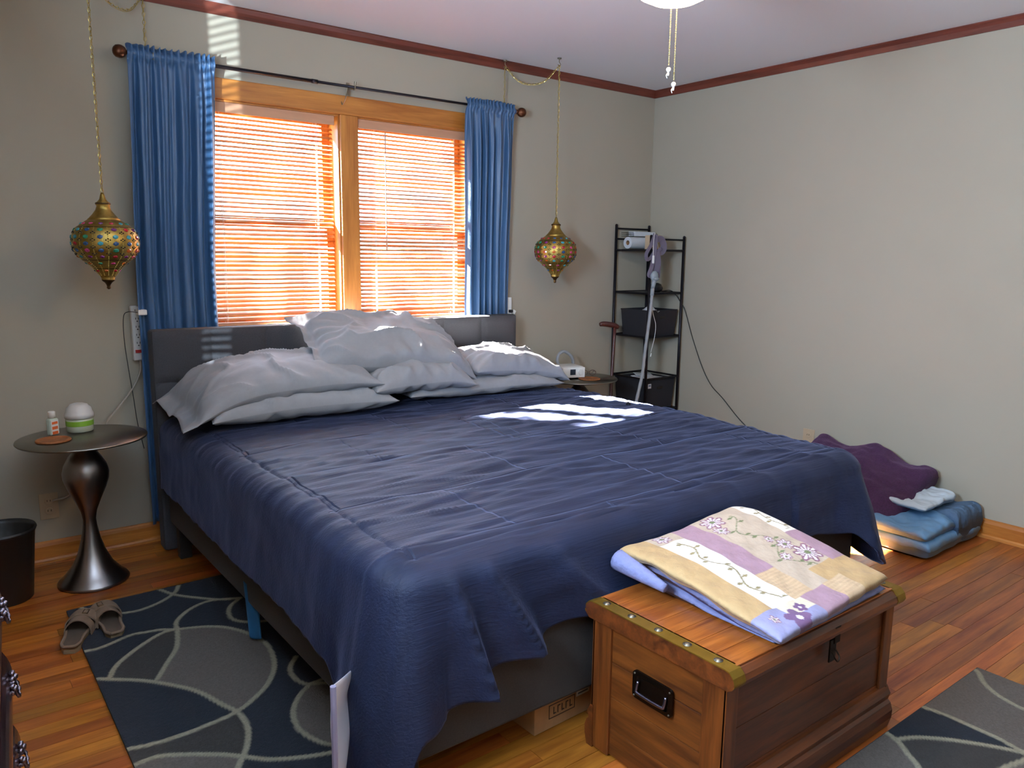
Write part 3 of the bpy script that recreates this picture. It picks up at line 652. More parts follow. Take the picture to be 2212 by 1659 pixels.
def lantern(label, c, hook, wall_hook, plug, seed):
    rnd = random.Random(seed)
    t = thing('hanging_lantern', label, 'lantern', c)
    bm = bmesh.new(); lathe(bm, [p for p in prof if p[1] <= .0815 and p[1] >= -.155], 40); b = obj('shade', bm, M['brass'], t, smooth=True)
    bm = bmesh.new(); lathe(bm, [p for p in prof if p[1] >= .079], 32); obj('neck_cap', bm, M['brass'], t, smooth=True)
    bm = bmesh.new(); lathe(bm, [p for p in prof if p[1] <= -.149], 24); obj('bottom_finial', bm, M['brassd'], t, smooth=True)
    bm = bmesh.new(); lathe(bm, [(.0272, .141), (.0285, .144), (.0272, .148)], 24)
    for z in (.052, -.075, -.108):
        r = prof_r(z); lathe(bm, [(r - .001, z - .002), (r + .0018, z), (r - .001, z + .002)], 40, cap=False)
    obj('collar_band', bm, M['brassd'], t)
    NC = 14
    for zi, z in enumerate((.066, .042, .014, -.012, -.038, -.062, -.088, -.117)):
        r = prof_r(z); sc = {0: .8, 5: .85, 6: .8, 7: .7}.get(zi, 1.0); n_ = NC if zi < 6 else (10 if zi == 6 else 8)
        slope = atan2(prof_r(z - .005) - prof_r(z + .005), .01)
        for k in range(n_):
            a = 2 * pi * (k + .5) / n_ + .12
            g = bpy.data.objects.new('gem', gem_mesh(rnd.randrange(7), sc)); COL.objects.link(g); g.parent = b; g.location = ((r + .0005) * cos(a), (r + .0005) * sin(a), z); g.rotation_euler = Euler((-slope, 0, a + pi / 2))
    bm = bmesh.new(); bh = bmesh.new()
    for k in range(NC):
        a = 2 * pi * k / NC + .12; z = .05
        while z > -.14:
            r = prof_r(z) + .0008; bmesh.ops.create_icosphere(bm, subdivisions=1, radius=.0021, matrix=Matrix.Translation((r * cos(a), r * sin(a), z))); z -= .0056
        for z in (.029, .002, -.025, -.05):
            r = prof_r(z) + .0002
            for dz, da in ((.0045, 0), (-.0045, 0), (0, .06), (0, -.06)):
                bmesh.ops.create_icosphere(bh, subdivisions=1, radius=.0032, matrix=Matrix.Translation((r * cos(a + da), r * sin(a + da), z + dz)))
    stuff(obj('beading', bm, M['bead'], b)); stuff(obj('pierced_holes', bh, M['hole'], b))
    C = Vector(c); top = C + Vector((0, 0, .187)); loc = lambda p: Vector(p) - C
    bm = bmesh.new(); hz = Vector(hook) - Vector((0, 0, .04)); wz = Vector(wall_hook) - Vector((0, 0, .03))
    chain_bm(bm, [loc(top), loc(hz)])
    mid = (hz + wz) / 2 - Vector((0, 0, .10)); q1 = hz.lerp(mid, .5) - Vector((0, 0, .03)); q2 = wz.lerp(mid, .5) - Vector((0, 0, .03))
    chain_bm(bm, [loc(hz), loc(q1), loc(mid), loc(q2), loc(wz)]); chain_bm(bm, [loc(wz), loc(plug)])
    obj('chain', bm, M['link'], t)
    def tw(a, b, n=30):
        a, b = Vector(a), Vector(b); return [a.lerp(b, i / n) + Vector((.004 * cos(i * 2.1), .004 * sin(i * 2.1), 0)) for i in range(n + 1)]
    bm = bmesh.new(); tube(bm, [loc(p) for p in tw(top, hz)], .0015, 6, 2); tube(bm, [loc(p) - Vector((0, 0, .006)) for p in (hz, q1, mid, q2, wz)], .0015, 6, 8); tube(bm, [loc(p) for p in tw(wz, plug)], .0015, 6, 2)
    obj('cord', bm, M['clearcord'], t)
    bm = bmesh.new(); hook_bm(bm, loc(hook)); hook_bm(bm, loc(wall_hook)); obj('swag_hook', bm, M['rivet'], t)
    return t
lantern('jewelled brass lantern hanging above the left side table', (-3.469, -.30, 1.378), (-3.469, -.30, 2.44), (-3.215, -.045, 2.435), (-3.215, -.025, 1.30), 5)
lantern('jewelled brass lantern hanging by the corner, right of the window', (-1.088, -.272, 1.374), (-1.088, -.272, 2.44), (-1.30, -.045, 2.435), (-1.30, -.025, 1.10), 8)

# ------------------------------------------------------------------ ceiling light
cl = thing('ceiling_light', 'glowing glass bowl light with two pull chains on the ceiling', 'ceiling light', (-2.205, -2.10, 2.44))
obj('lamp_bowl', lathe(bmesh.new(), [(.0, -.352), (.03, -.350), (.07, -.342), (.105, -.325), (.130, -.300), (.142, -.270), (.145, -.245)], 32), M['bowl'], cl, smooth=True)
obj('housing', lathe(bmesh.new(), [(.148, -.246), (.152, -.235), (.12, -.21), (.09, -.18), (.11, -.15), (.13, -.10), (.12, -.05), (.08, -.03), (.08, 0)], 32), M['plastic'], cl, smooth=True)
def pullchain(dx, z1, mat):
    p = obj('pull_chain', bmesh.new(), M['link'], cl); bm = bmesh.new(); z = -.35
    while z > z1 + .012: bmesh.ops.create_icosphere(bm, subdivisions=1, radius=.0021, matrix=Matrix.Translation((dx, -dx, z))); z -= .0048
    bm.to_mesh(p.data); bm.free()
    bm = bmesh.new(); ball(bm, (dx, -dx, z1), .0075); cyl(bm, (dx, -dx, z1 - .006), (dx - .002, -dx, z1 - .018), .0035, 8); tube(bm, [(dx - .003, -dx, z1 - .01), (dx - .009, -dx, z1 - .018), (dx - .005, -dx, z1 - .026)], .0013, 6, 4); obj('bead_knob', bm, M['plasticw'], p, smooth=True)
pullchain(-.006, -.537, None); pullchain(.006, -.580, None)

# ------------------------------------------------------------------ side tables and what stands on them
def side_table(label, x, y):
    t = thing('side_table', label, 'side table', (x, y, 0), group='brushed metal pedestal tables beside the bed')
    obj('tabletop', lathe(bmesh.new(), [(0, .588), (.19, .590), (.232, .597), (.235, .601), (.233, .605), (0, .6055)], 72), M['steeltop'], t, smooth=True)
    obj('pedestal', lathe(bmesh.new(), [(.130, 0), (.133, .006), (.128, .014), (.105, .035), (.075, .075), (.052, .125), (.036, .18), (.026, .24), (.024, .265), (.030, .30), (.048, .345), (.070, .395), (.083, .435), (.085, .460), (.078, .490), (.060, .525), (.038, .552), (.026, .572), (.030, .582), (.060, .588)], 48), M['steel'], t, smooth=True)
    return t
side_table('metal pedestal side table under the left lantern', -3.61, -.345)
side_table('metal pedestal side table between bed and corner shelf', -.90, -.30)
TT = .6062
o = thing('gel_bottle', 'small clear pump-cap bottle with an orange and white label', 'bottle', (-3.700, -.245, TT), .6)
obj('body', B((0, 0, .034), (.040, .024, .068), bev=.006), M['gelbottle'], o)
obj('cap', lathe(bmesh.new(), [(.006, .066), (.008, .070), (.0135, .0725), (.0135, .094), (.012, .0965), (0, .097)], 20), M['plasticw'], o, smooth=True)
obj('label_sticker', B((0, -.0125, .033), (.034, .0008, .056)), M['plasticw'], o)
for z, h in ((.050, .010), (.030, .012), (.010, .012)): obj('label_print', B((.0, -.0131, z), (.026, .0008, h)), M['orange'], o)
o = thing('cream_jar', 'wide jar with a pale domed lid and green label', 'jar', (-3.600, -.225, TT))
obj('body', lathe(bmesh.new(), [(.046, 0), (.050, .004), (.050, .052), (.046, .056)], 36), M['jar'], o, smooth=True)
obj('label_band', lathe(bmesh.new(), [(.0505, .026), (.0512, .027), (.0512, .046), (.0505, .047)], 36, cap=False), M['green'], o)
obj('lid', lathe(bmesh.new(), [(.050, .056), (.054, .058), (.054, .074), (.051, .078), (.048, .086), (.046, .096), (.036, .106), (.033, .111), (.020, .116), (0, .117)], 36), M['plastic'], o, smooth=True)
def coaster(label, x, y, r=.05):
    o = obj('coaster', lathe(bmesh.new(), [(r - .002, 0), (r, .002), (r, .006), (r - .003, .0085), (r - .012, .0085), (r - .014, .007), (0, .007)], 40), M['cork'], smooth=True); o.location = (x, y, TT); tag(o, label, 'coaster')
coaster('round tan leather coaster on the left table before the bottle', -3.715, -.365, .062)
coaster('round tan leather coaster on the right table by the white machine', -.895, -.385, .066)
# CPAP machine
cpm = thing('breathing_machine', 'white bedside breathing machine with a small dark screen', 'breathing machine', (-.955, -.255, TT), radians(-14))
obj('body', B((0, 0, .040), (.165, .16, .072), bev=.022, seg=4), M['plastic'], cpm, smooth=True)
obj('front_panel', B((0, -.079, .040), (.150, .008, .062), bev=.0035, seg=3), M['plasticw'], cpm)
obj('screen', B((-.008, -.0835, .044), (.036, .002, .034)), M['screen'], cpm)
obj('dial', cyl(bmesh.new(), (.046, -.082, .042), (.046, -.090, .042), .017, 24), M['plastic'], cpm)
obj('side_vent', B((-.0828, -.01, .028), (.002, .06, .022)), M['black'], cpm)
hs = obj('hose', tube(bmesh.new(), [(-.03, .07, .07), (-.035, .075, .10), (-.02, .08, .135), (.015, .08, .150), (.055, .075, .125), (.078, .08, .085), (.082, .09, .04)], .010, 12, 8, rf=lambda t: 1 + .08 * sin(t * 260)), M['hose'], cpm); hs['label'] = 'grey ribbed hose arching over the back'
nb = thing('storage_box', 'dark box with a tan lid behind the white machine', 'box', (-1.045, -.205, TT), radians(8))
obj('body', B((0, 0, .032), (.10, .15, .064), bev=.003), M['black'], nb); obj('lid', B((0, 0, .069), (.115, .165, .010), bev=.002), M['ivory'], nb)
eg = thing('eyeglasses', 'folded brown eyeglasses on the right side table', 'eyeglasses', (-.80, -.275, TT), radians(-30))
bm = bmesh.new()
for sx in (-.026, .026): tube(bm, [(sx + .021 * cos(a), 0, .019 + .016 * sin(a)) for a in [2 * pi * i / 12 for i in range(13)]], .0016, 6, 2)
tube(bm, [(-.006, 0, .024), (0, 0, .028), (.006, 0, .024)], .0015, 6, 3); obj('rims', bm, M['cane'], eg)
bm = bmesh.new(); tube(bm, [(-.047, 0, .026), (-.045, .05, .022), (-.03, .10, .006)], .0016, 6, 4); tube(bm, [(.047, 0, .026), (.046, .05, .022), (.05, .10, .006)], .0016, 6, 4); obj('temples', bm, M['cane'], eg)

# ------------------------------------------------------------------ outlets, power strips, cords
ps = thing('power_strip', 'white power strip mounted on the wall left of the headboard', 'power strip', (-3.318, -.003, .978))
obj('body', B((0, -.017, 0), (.046, .032, .245), bev=.005), M['plastic'], ps)
for z in (.098, .062, .026, -.010, -.046):
    for dx, dz, s in ((-.006, .004, (.0022, .001, .008)), (.006, .004, (.0022, .001, .008)), (0, -.007, (.005, .001, .005))): pass
    bm = bmesh.new(); box(bm, (-.006, -.0334, z + .004), (.0024, .001, .009)); box(bm, (.006, -.0334, z + .004), (.0024, .001, .009)); cyl(bm, (0, -.0329, z - .008), (0, -.0339, z - .008), .003, 8); obj('socket', bm, M['hole'], ps)
obj('switch', B((0, -.035, -.080), (.030, .006, .014), bev=.001), M['red'], ps)
pc_pts = [(-3.312, -.022, .856), (-3.320, -.03, .80), (-3.365, -.04, .72), (-3.43, -.05, .645), (-3.47, -.06, .60), (-3.50, -.05, .50), (-3.62, -.03, .30), (-3.70, -.02, .27)]
pc = obj('power_cord', tube(bmesh.new(), [(a + 3.318, b + .003, c - .978) for a, b, c in pc_pts], .0042, 8, 8), M['grey_cord'], ps); pc['label'] = 'thick pale cord running down behind the table'
ch = thing('phone_charger', 'white charger block with a black cord plugged into the left power strip', 'charger', (-3.315, -.060, 1.073))
obj('block', B((.012, 0, 0), (.036, .050, .024), bev=.004), M['plasticw'], ch)
obj('cord', tube(bmesh.new(), [(-.006, -.01, 0), (-.045, -.012, .004), (-.062, 0, -.02), (-.062, .015, -.12), (-.052, .02, -.25), (-.040, .02, -.38), (-.030, .02, -.50), (-.01, .02, -.62)], .0018, 6, 8), M['black'], ch)
def plate(label, c, n, mat, w=.072, h=.115, cat='outlet'):
    nx, ny = n; rz = atan2(-nx, ny) + pi
    o = thing('wall_outlet', label, cat, c, atan2(ny, nx) + pi / 2)
    obj('cover_plate', B((0, -.003, 0), (w, .006, h), bev=.002), mat, o)
    for z in (.022, -.022):
        bm = bmesh.new(); lathe(bm, [(.016, 0), (.016, .003), (.014, .004), (0, .004)], 20); bmesh.ops.transform(bm, matrix=Matrix.Translation((0, -.005, z)) @ Matrix.Rotation(pi / 2, 4, 'X'), verts=bm.verts)
        s = obj('socket', bm, mat, o); bm = bmesh.new(); box(bm, (-.006, -.0095, z + .003), (.002, .001, .008)); box(bm, (.006, -.0095, z + .003), (.002, .001, .008)); obj('slot', bm, M['hole'], s)
    return o
plate('tan wall outlet low behind the left side table', (-3.712, -.0005, .245), (0, -1), M['ivory'])
plate('ivory wall outlet on the right wall above the bed corner', (-.0005, -1.317, .300), (-1, 0), M['ivory'])
ps2 = thing('power_strip', 'short white power strip on the wall at the right end of the headboard', 'power strip', (-1.235, -.003, 1.035))
obj('body', B((0, -.014, 0), (.030, .026, .11), bev=.004), M['plasticw'], ps2)
obj('plug', B((0, -.038, -.028), (.020, .022, .018), bev=.003), M['black'], ps2)
obj('hang_tag', B((.026, -.034, -.034), (.020, .010, .024), rot=(0, .5, 0), bev=.002), M['plasticw'], ps2)
sc_pts = ([(-.14, -.26, 1.118), (-.06, -.28, 1.115), (-.022, -.335, 1.03), (-.012, -.36, .98), (-.010, -.43, .81), (-.010, -.52, .63), (-.010, -.60, .52), (-.010, -.70, .445), (-.010, -.86, .315), (-.012, -1.05, .22), (-.012, -1.28, .27)])

# ------------------------------------------------------------------ corner shelf
sh = thing('corner_shelf', 'black metal ladder shelf standing in the corner', 'shelf', (0, 0, 0))
PA, PB, PC, PD = (-.345, -.022), (-.030, -.022), (-.030, -.335), (-.345, -.335)
for (x, y), h in ((PA, 1.545), (PB, 1.545), (PC, 1.47), (PD, 1.47)):
    bm = bmesh.new(); cyl(bm, (x, y, 0), (x, y, h), .0095, 12); ball(bm, (x, y, h), .0098, 2); obj('post', bm, M['iron'], sh, smooth=True)
def rail(a, b, z, r=.006): obj('rail', cyl(bmesh.new(), (*a, z), (*b, z), r, 8), M['iron'], sh)
rail(PA, PB, 1.525); rail(PA, PB, 1.457); rail(PC, PD, 1.452)
for z in (1.384, 1.108, .823, .548):
    rail(PA, PB, z); rail(PB, PC, z); rail(PC, PD, z); rail(PD, PA, z)
for z in (1.380, 1.104, .819, .33):
    obj('shelf_board', span(PA[0] + .004, PB[0] - .004, PC[1] + .004, PB[1] - .004, z - .004, z + .004), M['iron'], sh)
for (a, b) in ((PA, PB), (PB, PC), (PC, PD), (PD, PA)): rail(a, b, .33)
pr_ = thing('paper_roll', 'roll of white paper on the top level of the corner shelf', 'paper roll', (-.10, -.085, 1.432))
bm = bmesh.new(); lathe(bm, [(.016, -.20), (.038, -.20), (.0385, -.198), (.0385, .13), (.016, .13), (.016, -.20)], 32, cap=False); bmesh.ops.transform(bm, matrix=Matrix.Rotation(pi / 2, 4, 'Y'), verts=bm.verts); obj('paper', bm, M['paper'], pr_, smooth=False)
bm = bmesh.new(); lathe(bm, [(.0145, -.198), (.0158, -.198), (.0158, .129), (.0145, .129), (.0145, -.198)], 24, cap=False); bmesh.ops.transform(bm, matrix=Matrix.Rotation(pi / 2, 4, 'Y'), verts=bm.verts); obj('core', bm, M['card'], pr_)
b1 = obj('paper_box', B((-.155, -.075, 1.491), (.20, .06, .030), bev=.002), M['paper']); tag(b1, 'flat white box lying on the paper roll', 'box')
b2 = obj('wire_basket', bmesh.new(), M['iron']); bm = bmesh.new()
for z in (1.474, 1.486, 1.498): tube(bm, [(-.325, -.10, z), (-.262, -.10, z), (-.262, -.05, z), (-.325, -.05, z), (-.325, -.10, z)], .0012, 6, 1, smooth=False)
for k in range(5): cyl(bm, (-.325 + .0157 * k, -.10, 1.4715), (-.325 + .0157 * k, -.10, 1.499), .001, 6)
bm.to_mesh(b2.data); bm.free(); tag(b2, 'small dark wire basket at the left end of the paper roll', 'basket')
b3 = obj('carton', B((-.245, -.245, 1.432), (.05, .10, .096), rot=(0, 0, .2), bev=.002), M['ivory']); b3.location = (.02, 0, .0); tag(b3, 'tall tan carton behind the hanging mask on the top shelf', 'box')
# breathing mask hanging on the front post
mk = thing('breathing_mask', 'grey breathing mask with straps hanging on the front shelf post', 'mask', (-.352, -.362, 1.25))
def strap(pts, w, th=.003):
    P_ = catmull(pts, 8); path = []
    for i, p in enumerate(P_):
        t = (P_[min(i + 1, len(P_) - 1)] - P_[max(i - 1, 0)]).normalized(); s = t.cross(Vector((.55, .75, 0))).normalized(); path.append((p, s, t.cross(s)))
    return loft(bmesh.new(), path, [(-w, -th / 2), (w, -th / 2), (w, th / 2), (-w, th / 2)])
for pts, w in (([(.01, 0, .235), (-.03, -.01, .17), (-.075, -.012, .11), (-.065, -.012, .075), (-.03, -.012, .09), (.0, -.02, .14)], .011), ([(.005, -.01, .23), (-.01, -.02, .12), (-.03, -.02, .03), (-.05, -.018, -.02), (-.03, -.02, -.03)], .013),
               ([(.0, -.015, .20), (.05, -.02, .20), (.075, -.02, .15), (.05, -.02, .12), (.02, -.02, .14)], .020), ([(.02, -.02, .13), (.03, -.022, .05), (.03, -.02, -.04)], .014), ([(0, -.024, .12), (.012, -.03, .06), (.002, -.026, .0)], .020)):
    obj('strap', strap(pts, w), M['greyfab'], mk)
bm = bmesh.new(); ball(bm, (-.012, -.03, -.03), .030, 2, (1.1, .7, 1.2)); ball(bm, (-.012, -.045, -.045), .018, 2, (1.3, .9, .8)); obj('mask_cushion', bm, M['clearp'], mk, smooth=True)
bm = bmesh.new(); cyl(bm, (-.018, -.035, -.055), (-.030, -.035, -.105), .016, 14, .012); cyl(bm, (-.030, -.035, -.105), (-.034, -.035, -.150), .0125, 14); obj('elbow_connector', bm, M['clearp'], mk, smooth=True)
obj('hose', tube(bmesh.new(), [(-.034, -.035, -.145), (-.045, -.04, -.23), (-.070, -.045, -.38), (-.095, -.05, -.52), (-.13, -.07, -.64), (-.19, -.09, -.78), (-.26, -.12, -.93), (-.30, -.15, -1.05)], .0105, 12, 14, rf=lambda t: 1 + .07 * sin(t * 520)), M['hose'], mk)
wc = thing('charging_cable', 'thin white charging cable dangling over the corner shelf post', 'cable', (-.36, -.375, 1.25))
obj('cord', tube(bmesh.new(), [(-.012, -.006, .10), (-.010, -.004, .20), (.0, -.0, .235), (.02, .01, .225), (.045, .012, .17), (.062, .012, .10), (.052, .012, .02), (.022, .012, -.10), (.010, .012, -.19), (.030, .012, -.27), (.055, .01, -.34), (.050, .01, -.42), (.02, .01, -.52)], .0016, 6, 8), M['plasticw'], wc)
obj('connector', B((-.014, -.010, .075), (.013, .010, .050), bev=.003), M['plasticw'], wc)
obj('plug_end', tube(bmesh.new(), [(.022, .008, -.525), (.008, .0, -.545)], .0035, 8), M['plasticw'], wc)
sp = thing('speaker', 'small round black speaker on the second shelf level', 'speaker', (-.19, -.25, 1.1115)); obj('body', lathe(bmesh.new(), [(.030, 0), (.042, .012), (.044, .032), (.034, .052), (.016, .060), (0, .061)], 28), M['black'], sp, smooth=True); obj('grille', lathe(bmesh.new(), [(.0442, .018), (.0450, .025), (.0444, .034)], 28, cap=False), M['blackfab'], sp); so = obj('power_cord', tube(bmesh.new(), [(a + .19, b + .25, c - 1.1115) for a, b, c in sc_pts], .0028, 6, 8), M['black'], sp); so['label'] = 'thin dark cord sagging along the right wall to the outlet'
def bin_(label, x0, x1, y0, y1, z0, z1, tp=.012):
    o = thing('storage_bin', label, 'storage bin', ((x0 + x1) / 2, (y0 + y1) / 2, z0)); w, d, h = x1 - x0, y1 - y0, z1 - z0; bm = bmesh.new()
    A_ = [(-w / 2 + tp, -d / 2 + tp, 0), (w / 2 - tp, -d / 2 + tp, 0), (w / 2 - tp, d / 2 - tp, 0), (-w / 2 + tp, d / 2 - tp, 0)]; B_ = [(-w / 2, -d / 2, h), (w / 2, -d / 2, h), (w / 2, d / 2, h), (-w / 2, d / 2, h)]
    va = [bm.verts.new(p) for p in A_]; vb = [bm.verts.new(p) for p in B_]
    bm.faces.new(va[::-1])
    for i in range(4): bm.faces.new((va[i], va[(i + 1) % 4], vb[(i + 1) % 4], vb[i]))
    bb = obj('body', bm, M['blackfab'], o); m = bb.modifiers.new('s', 'SOLIDIFY'); m.thickness = .004; m.offset = -1
    bm = bmesh.new(); tube(bm, [B_[0], B_[1], B_[2], B_[3], B_[0]], .0035, 6, 1, smooth=False); obj('rim', bm, M['blackfab'], o)
    obj('grip_hole', B((0, -d / 2 + .0035, h * .72), (.05, .006, .016), bev=.002), M['hole'], o)
    return o
bin_('black fabric bin on the middle level of the corner shelf', -.325, -.046, -.318, -.070, .8235, .995)
bin_('black fabric bin on the lowest level of the corner shelf, papers inside', -.330, -.044, -.320, -.040, .3375, .535)
V = []
for i in range(14):
    for j in range(14):
        u, v = i / 13 - .5, j / 13 - .5; V.append((u * .10, v * .09, .045 * exp(-(u * u + v * v) * 7) + .012 * nz(u * 9, v * 9)))
me = mesh_from('tissue', V, gridfaces(14, 14)); me.shade_smooth(); o = obj('tissue', me, M['paper']); o.location = (-.27, -.275, .985); tag(o, 'crumpled white tissue poking out of the middle bin', 'tissue'); o.modifiers.new('s', 'SOLIDIFY').thickness = .001
pp = thing('paper_stack', 'loose white papers lying in the lowest bin', 'papers', (-.18, -.18, .5365)); obj('sheet', B((.03, -.01, -.004), (.17, .20, .004), rot=(.03, .05, .3)), M['paper'], pp); obj('sheet', B((-.04, -.04, .003), (.14, .17, .003), rot=(.02, -.04, -.4)), M['paper'], pp); obj('sheet', B((.01, .03, .010), (.15, .12, .003), rot=(.05, .03, .9)), M['paper'], pp)
lb = thing('price_tag', 'small white tag stuck on the lowest black bin', 'tag', (-.292, -.3235, .498)); obj('sticker', B((0, 0, 0), (.030, .0015, .030)), M['paper'], lb); obj('print', B((0, -.001, .003), (.020, .0008, .010)), M['lblue'], lb)
# cane
cn = thing('walking_cane', 'dark wooden walking cane leaning on the corner shelf', 'cane', (-.47, -.15, 0))
bm = bmesh.new(); tube(bm, [(-.10, -.10, .012), (-.055, -.05, .45), (.012, .0, .885)], .0105, 12, 6, rf=lambda t: .75 + .3 * t); obj('shaft', bm, M['cane'], cn, smooth=True)
obj('handle', tube(bmesh.new(), [(.035, -.012, .880), (.012, .0, .893), (-.03, .018, .902), (-.065, .035, .905), (-.085, .042, .900)], .014, 12, 8, rf=lambda t: .75 + .5 * sin(t * pi) ** .5 * (1 if t < .9 else 1)), M['cane'], cn, smooth=True)
obj('rubber_tip', cyl(bmesh.new(), (-.101, -.101, 0), (-.099, -.099, .035), .013, 12), M['black'], cn)

# ------------------------------------------------------------------ trunk
TX0, TX1, TY0, TY1, TZ = -2.715, -1.955, -2.800, -2.362, .425
tk = thing('trunk', 'wooden trunk with brass-banded lid at the foot of the bed', 'trunk', ((TX0 + TX1) / 2, (TY0 + TY1) / 2, 0))
ox, oy = -(TX0 + TX1) / 2, -(TY0 + TY1) / 2
def tsp(x0, x1, y0, y1, z0, z1, bev=0): return span(x0 + ox, x1 + ox, y0 + oy, y1 + oy, z0, z1, bev)
hL, hW = (TX1 - TX0) / 2, (TY1 - TY0) / 2; LZ = .378
obj('body', B((0, 0, .19), (2 * hL - .036, 2 * hW - .036, .36)), M['trunk'], tk)
for sy in (-1, 1):
    zs = [.035, .135, .255, LZ - .006]
    for a, b in zip(zs, zs[1:]): obj('plank', B((0, sy * (hW - .014), (a + b) / 2), (2 * hL - .05, .010, b - a - .0015), bev=.0012), M['trunk'], tk)
for sx in (-1, 1):
    zs = [.006, .085, .175, .275, LZ - .006]
    for a, b in zip(zs, zs[1:]): obj('plank', B((sx * (hL - .013), 0, (a + b) / 2), (.010, 2 * hW - .05, b - a - .0015), bev=.0012), M['trunkY'], tk)
    for sy in (-1, 1):
        bm = bmesh.new(); box(bm, (sx * (hL - .006), sy * (hW - .034), LZ / 2), (.012, .068, LZ - .008), bev=.0025); box(bm, (sx * (hL - .022), sy * (hW - .004), LZ / 2), (.044, .009, LZ - .008), bev=.002); obj('corner_post', bm, M['trunkZ'], tk)
for sy in (-1, 1):
    bm = bmesh.new(); s = sy
    loft(bm, [((-hL - .002, s * hW, 0), (0, s, 0), (0, 0, 1)), ((hL + .004, s * hW, 0), (0, s, 0), (0, 0, 1))], [(-.01, .0), (.012, .0), (.020, .03), (.021, .055), (.014, .075), (.006, .082), (.008, .092), (.012, .102), (.006, .112), (0, .125), (-.01, .125)]); obj('base_moulding', bm, M['trunk'], tk)
bm = bmesh.new(); loft(bm, [((hL, -hW - .002, 0), (1, 0, 0), (0, 0, 1)), ((hL, hW + .002, 0), (1, 0, 0), (0, 0, 1))], [(-.01, .0), (.010, .0), (.018, .03), (.019, .055), (.012, .08), (.004, .10), (0, .125), (-.01, .125)]); obj('base_moulding', bm, M['trunkY'], tk)
# lid with a rounded nose
lw, ll = hW + .008, hL + .008
npf = [(-lw, LZ), (lw, LZ), (lw + .012, LZ + .008), (lw + .016, LZ + .020), (lw + .012, LZ + .034), (lw, TZ - .002), (lw - .01, TZ), (-lw + .01, TZ), (-lw, TZ - .002), (-lw - .012, LZ + .034), (-lw - .016, LZ + .020), (-lw - .012, LZ + .008)]
bm = bmesh.new(); loft(bm, [((-ll, 0, 0), (0, 1, 0), (0, 0, 1)), ((ll, 0, 0), (0, 1, 0), (0, 0, 1))], npf); lid = obj('lid', bm, M['trunk'], tk)
nb_ = 7; bw = 2 * (lw - .004) / nb_
for i in range(nb_): obj('lid_board', B((0, -lw + .004 + bw * (i + .5), TZ + .0015), (2 * ll - .072, bw - .0012, .004), bev=.0008), M['trunktop'], lid)
for sx in (-1, 1):
    xc = sx * (ll - .020); pth = []
    bpts = [(lw + .014, LZ + .014), (lw + .0175, LZ + .022), (lw + .013, LZ + .036), (lw + .001, TZ + .001), (lw - .012, TZ + .0035)]
    full = [(-a, b) for a, b in bpts] + [(a, b) for a, b in bpts[::-1]]
    bm = bmesh.new(); prev = None
    for a, b in full:
        r = [bm.verts.new((xc - .021, a, b)), bm.verts.new((xc + .021, a, b)), bm.verts.new((xc + .021, a, b - .003)), bm.verts.new((xc - .021, a, b - .003))]
        if prev:
            for k in range(4): bm.faces.new((prev[k], prev[(k + 1) % 4], r[(k + 1) % 4], r[k]))
        else: bm.faces.new(r)
        prev = r
    bm.faces.new(prev[::-1]); bd_ = obj('brass_band', bm, M['brassband'], lid)
    for k in range(5):
        bm = bmesh.new(); yk = -lw + .045 + (2 * lw - .09) * k / 4; ball(bm, (xc, yk, TZ + .004), .0085, 2, (1, 1, .45)); cyl(bm, (xc, yk, TZ + .0035), (xc, yk, TZ + .0045), .011, 16); obj('rivet', bm, M['rivet'], bd_, smooth=True)
# recessed end handle
bm = bmesh.new(); xh = -hL - .003; hy = .0; hz_ = .262
def rr(w, h, r, n=5):
    out = []
    for cx, cy, a0 in ((w - r, h - r, 0), (-w + r, h - r, pi / 2), (-w + r, -h + r, pi), (w - r, -h + r, 1.5 * pi)):
        for k in range(n + 1): a = a0 + pi / 2 * k / n; out.append((cx + r * cos(a), cy + r * sin(a)))
    return out
o1, o2, o3 = rr(.066, .038, .012), rr(.054, .027, .010), rr(.048, .020, .008)
loops = [[bm.verts.new((xh + dx, hy + a, hz_ + b)) for a, b in o_] for o_, dx in ((o1, .006), (o1, 0), (o2, -.001), (o2, .001), (o3, .0045))]
for A_, B_ in zip(loops, loops[1:]):
    for k in range(len(A_)): bm.faces.new((A_[k], A_[(k + 1) % len(A_)], B_[(k + 1) % len(A_)], B_[k]))
bm.faces.new(loops[-1]); bm.faces.new(loops[0][::-1]); hp = obj('handle_plate', bm, M['darkmetal'], tk)
obj('bail', tube(bmesh.new(), [(xh - .001, hy - .046, hz_ + .012), (xh - .006, hy - .046, hz_ - .008), (xh - .009, hy - .038, hz_ - .015), (xh - .009, hy + .038, hz_ - .015), (xh - .006, hy + .046, hz_ - .008), (xh - .001, hy + .046, hz_ + .012)], .0042, 8, 5), M['pewter'], hp, smooth=True)
for a in (-.058, .058):
    for b in (-.030, .030): obj('screw', ball(bmesh.new(), (xh - .0015, hy + a, hz_ + b), .0028, 1), M['rivet'], hp)
bm = bmesh.new(); box(bm, (.045, -hW - .009, LZ - .035), (.030, .004, .062), bev=.001); box(bm, (.045, -hW - .019, LZ + .012), (.026, .004, .045), bev=.001); tube(bm, [(.045 + .010, -hW - .012, LZ - .035), (.045 + .010, -hW - .024, LZ - .050), (.045, -hW - .026, LZ - .060), (.045 - .010, -hW - .024, LZ - .050), (.045 - .010, -hW - .012, LZ - .035)], .002, 6, 4); obj('latch', bm, M['darkmetal'], tk)

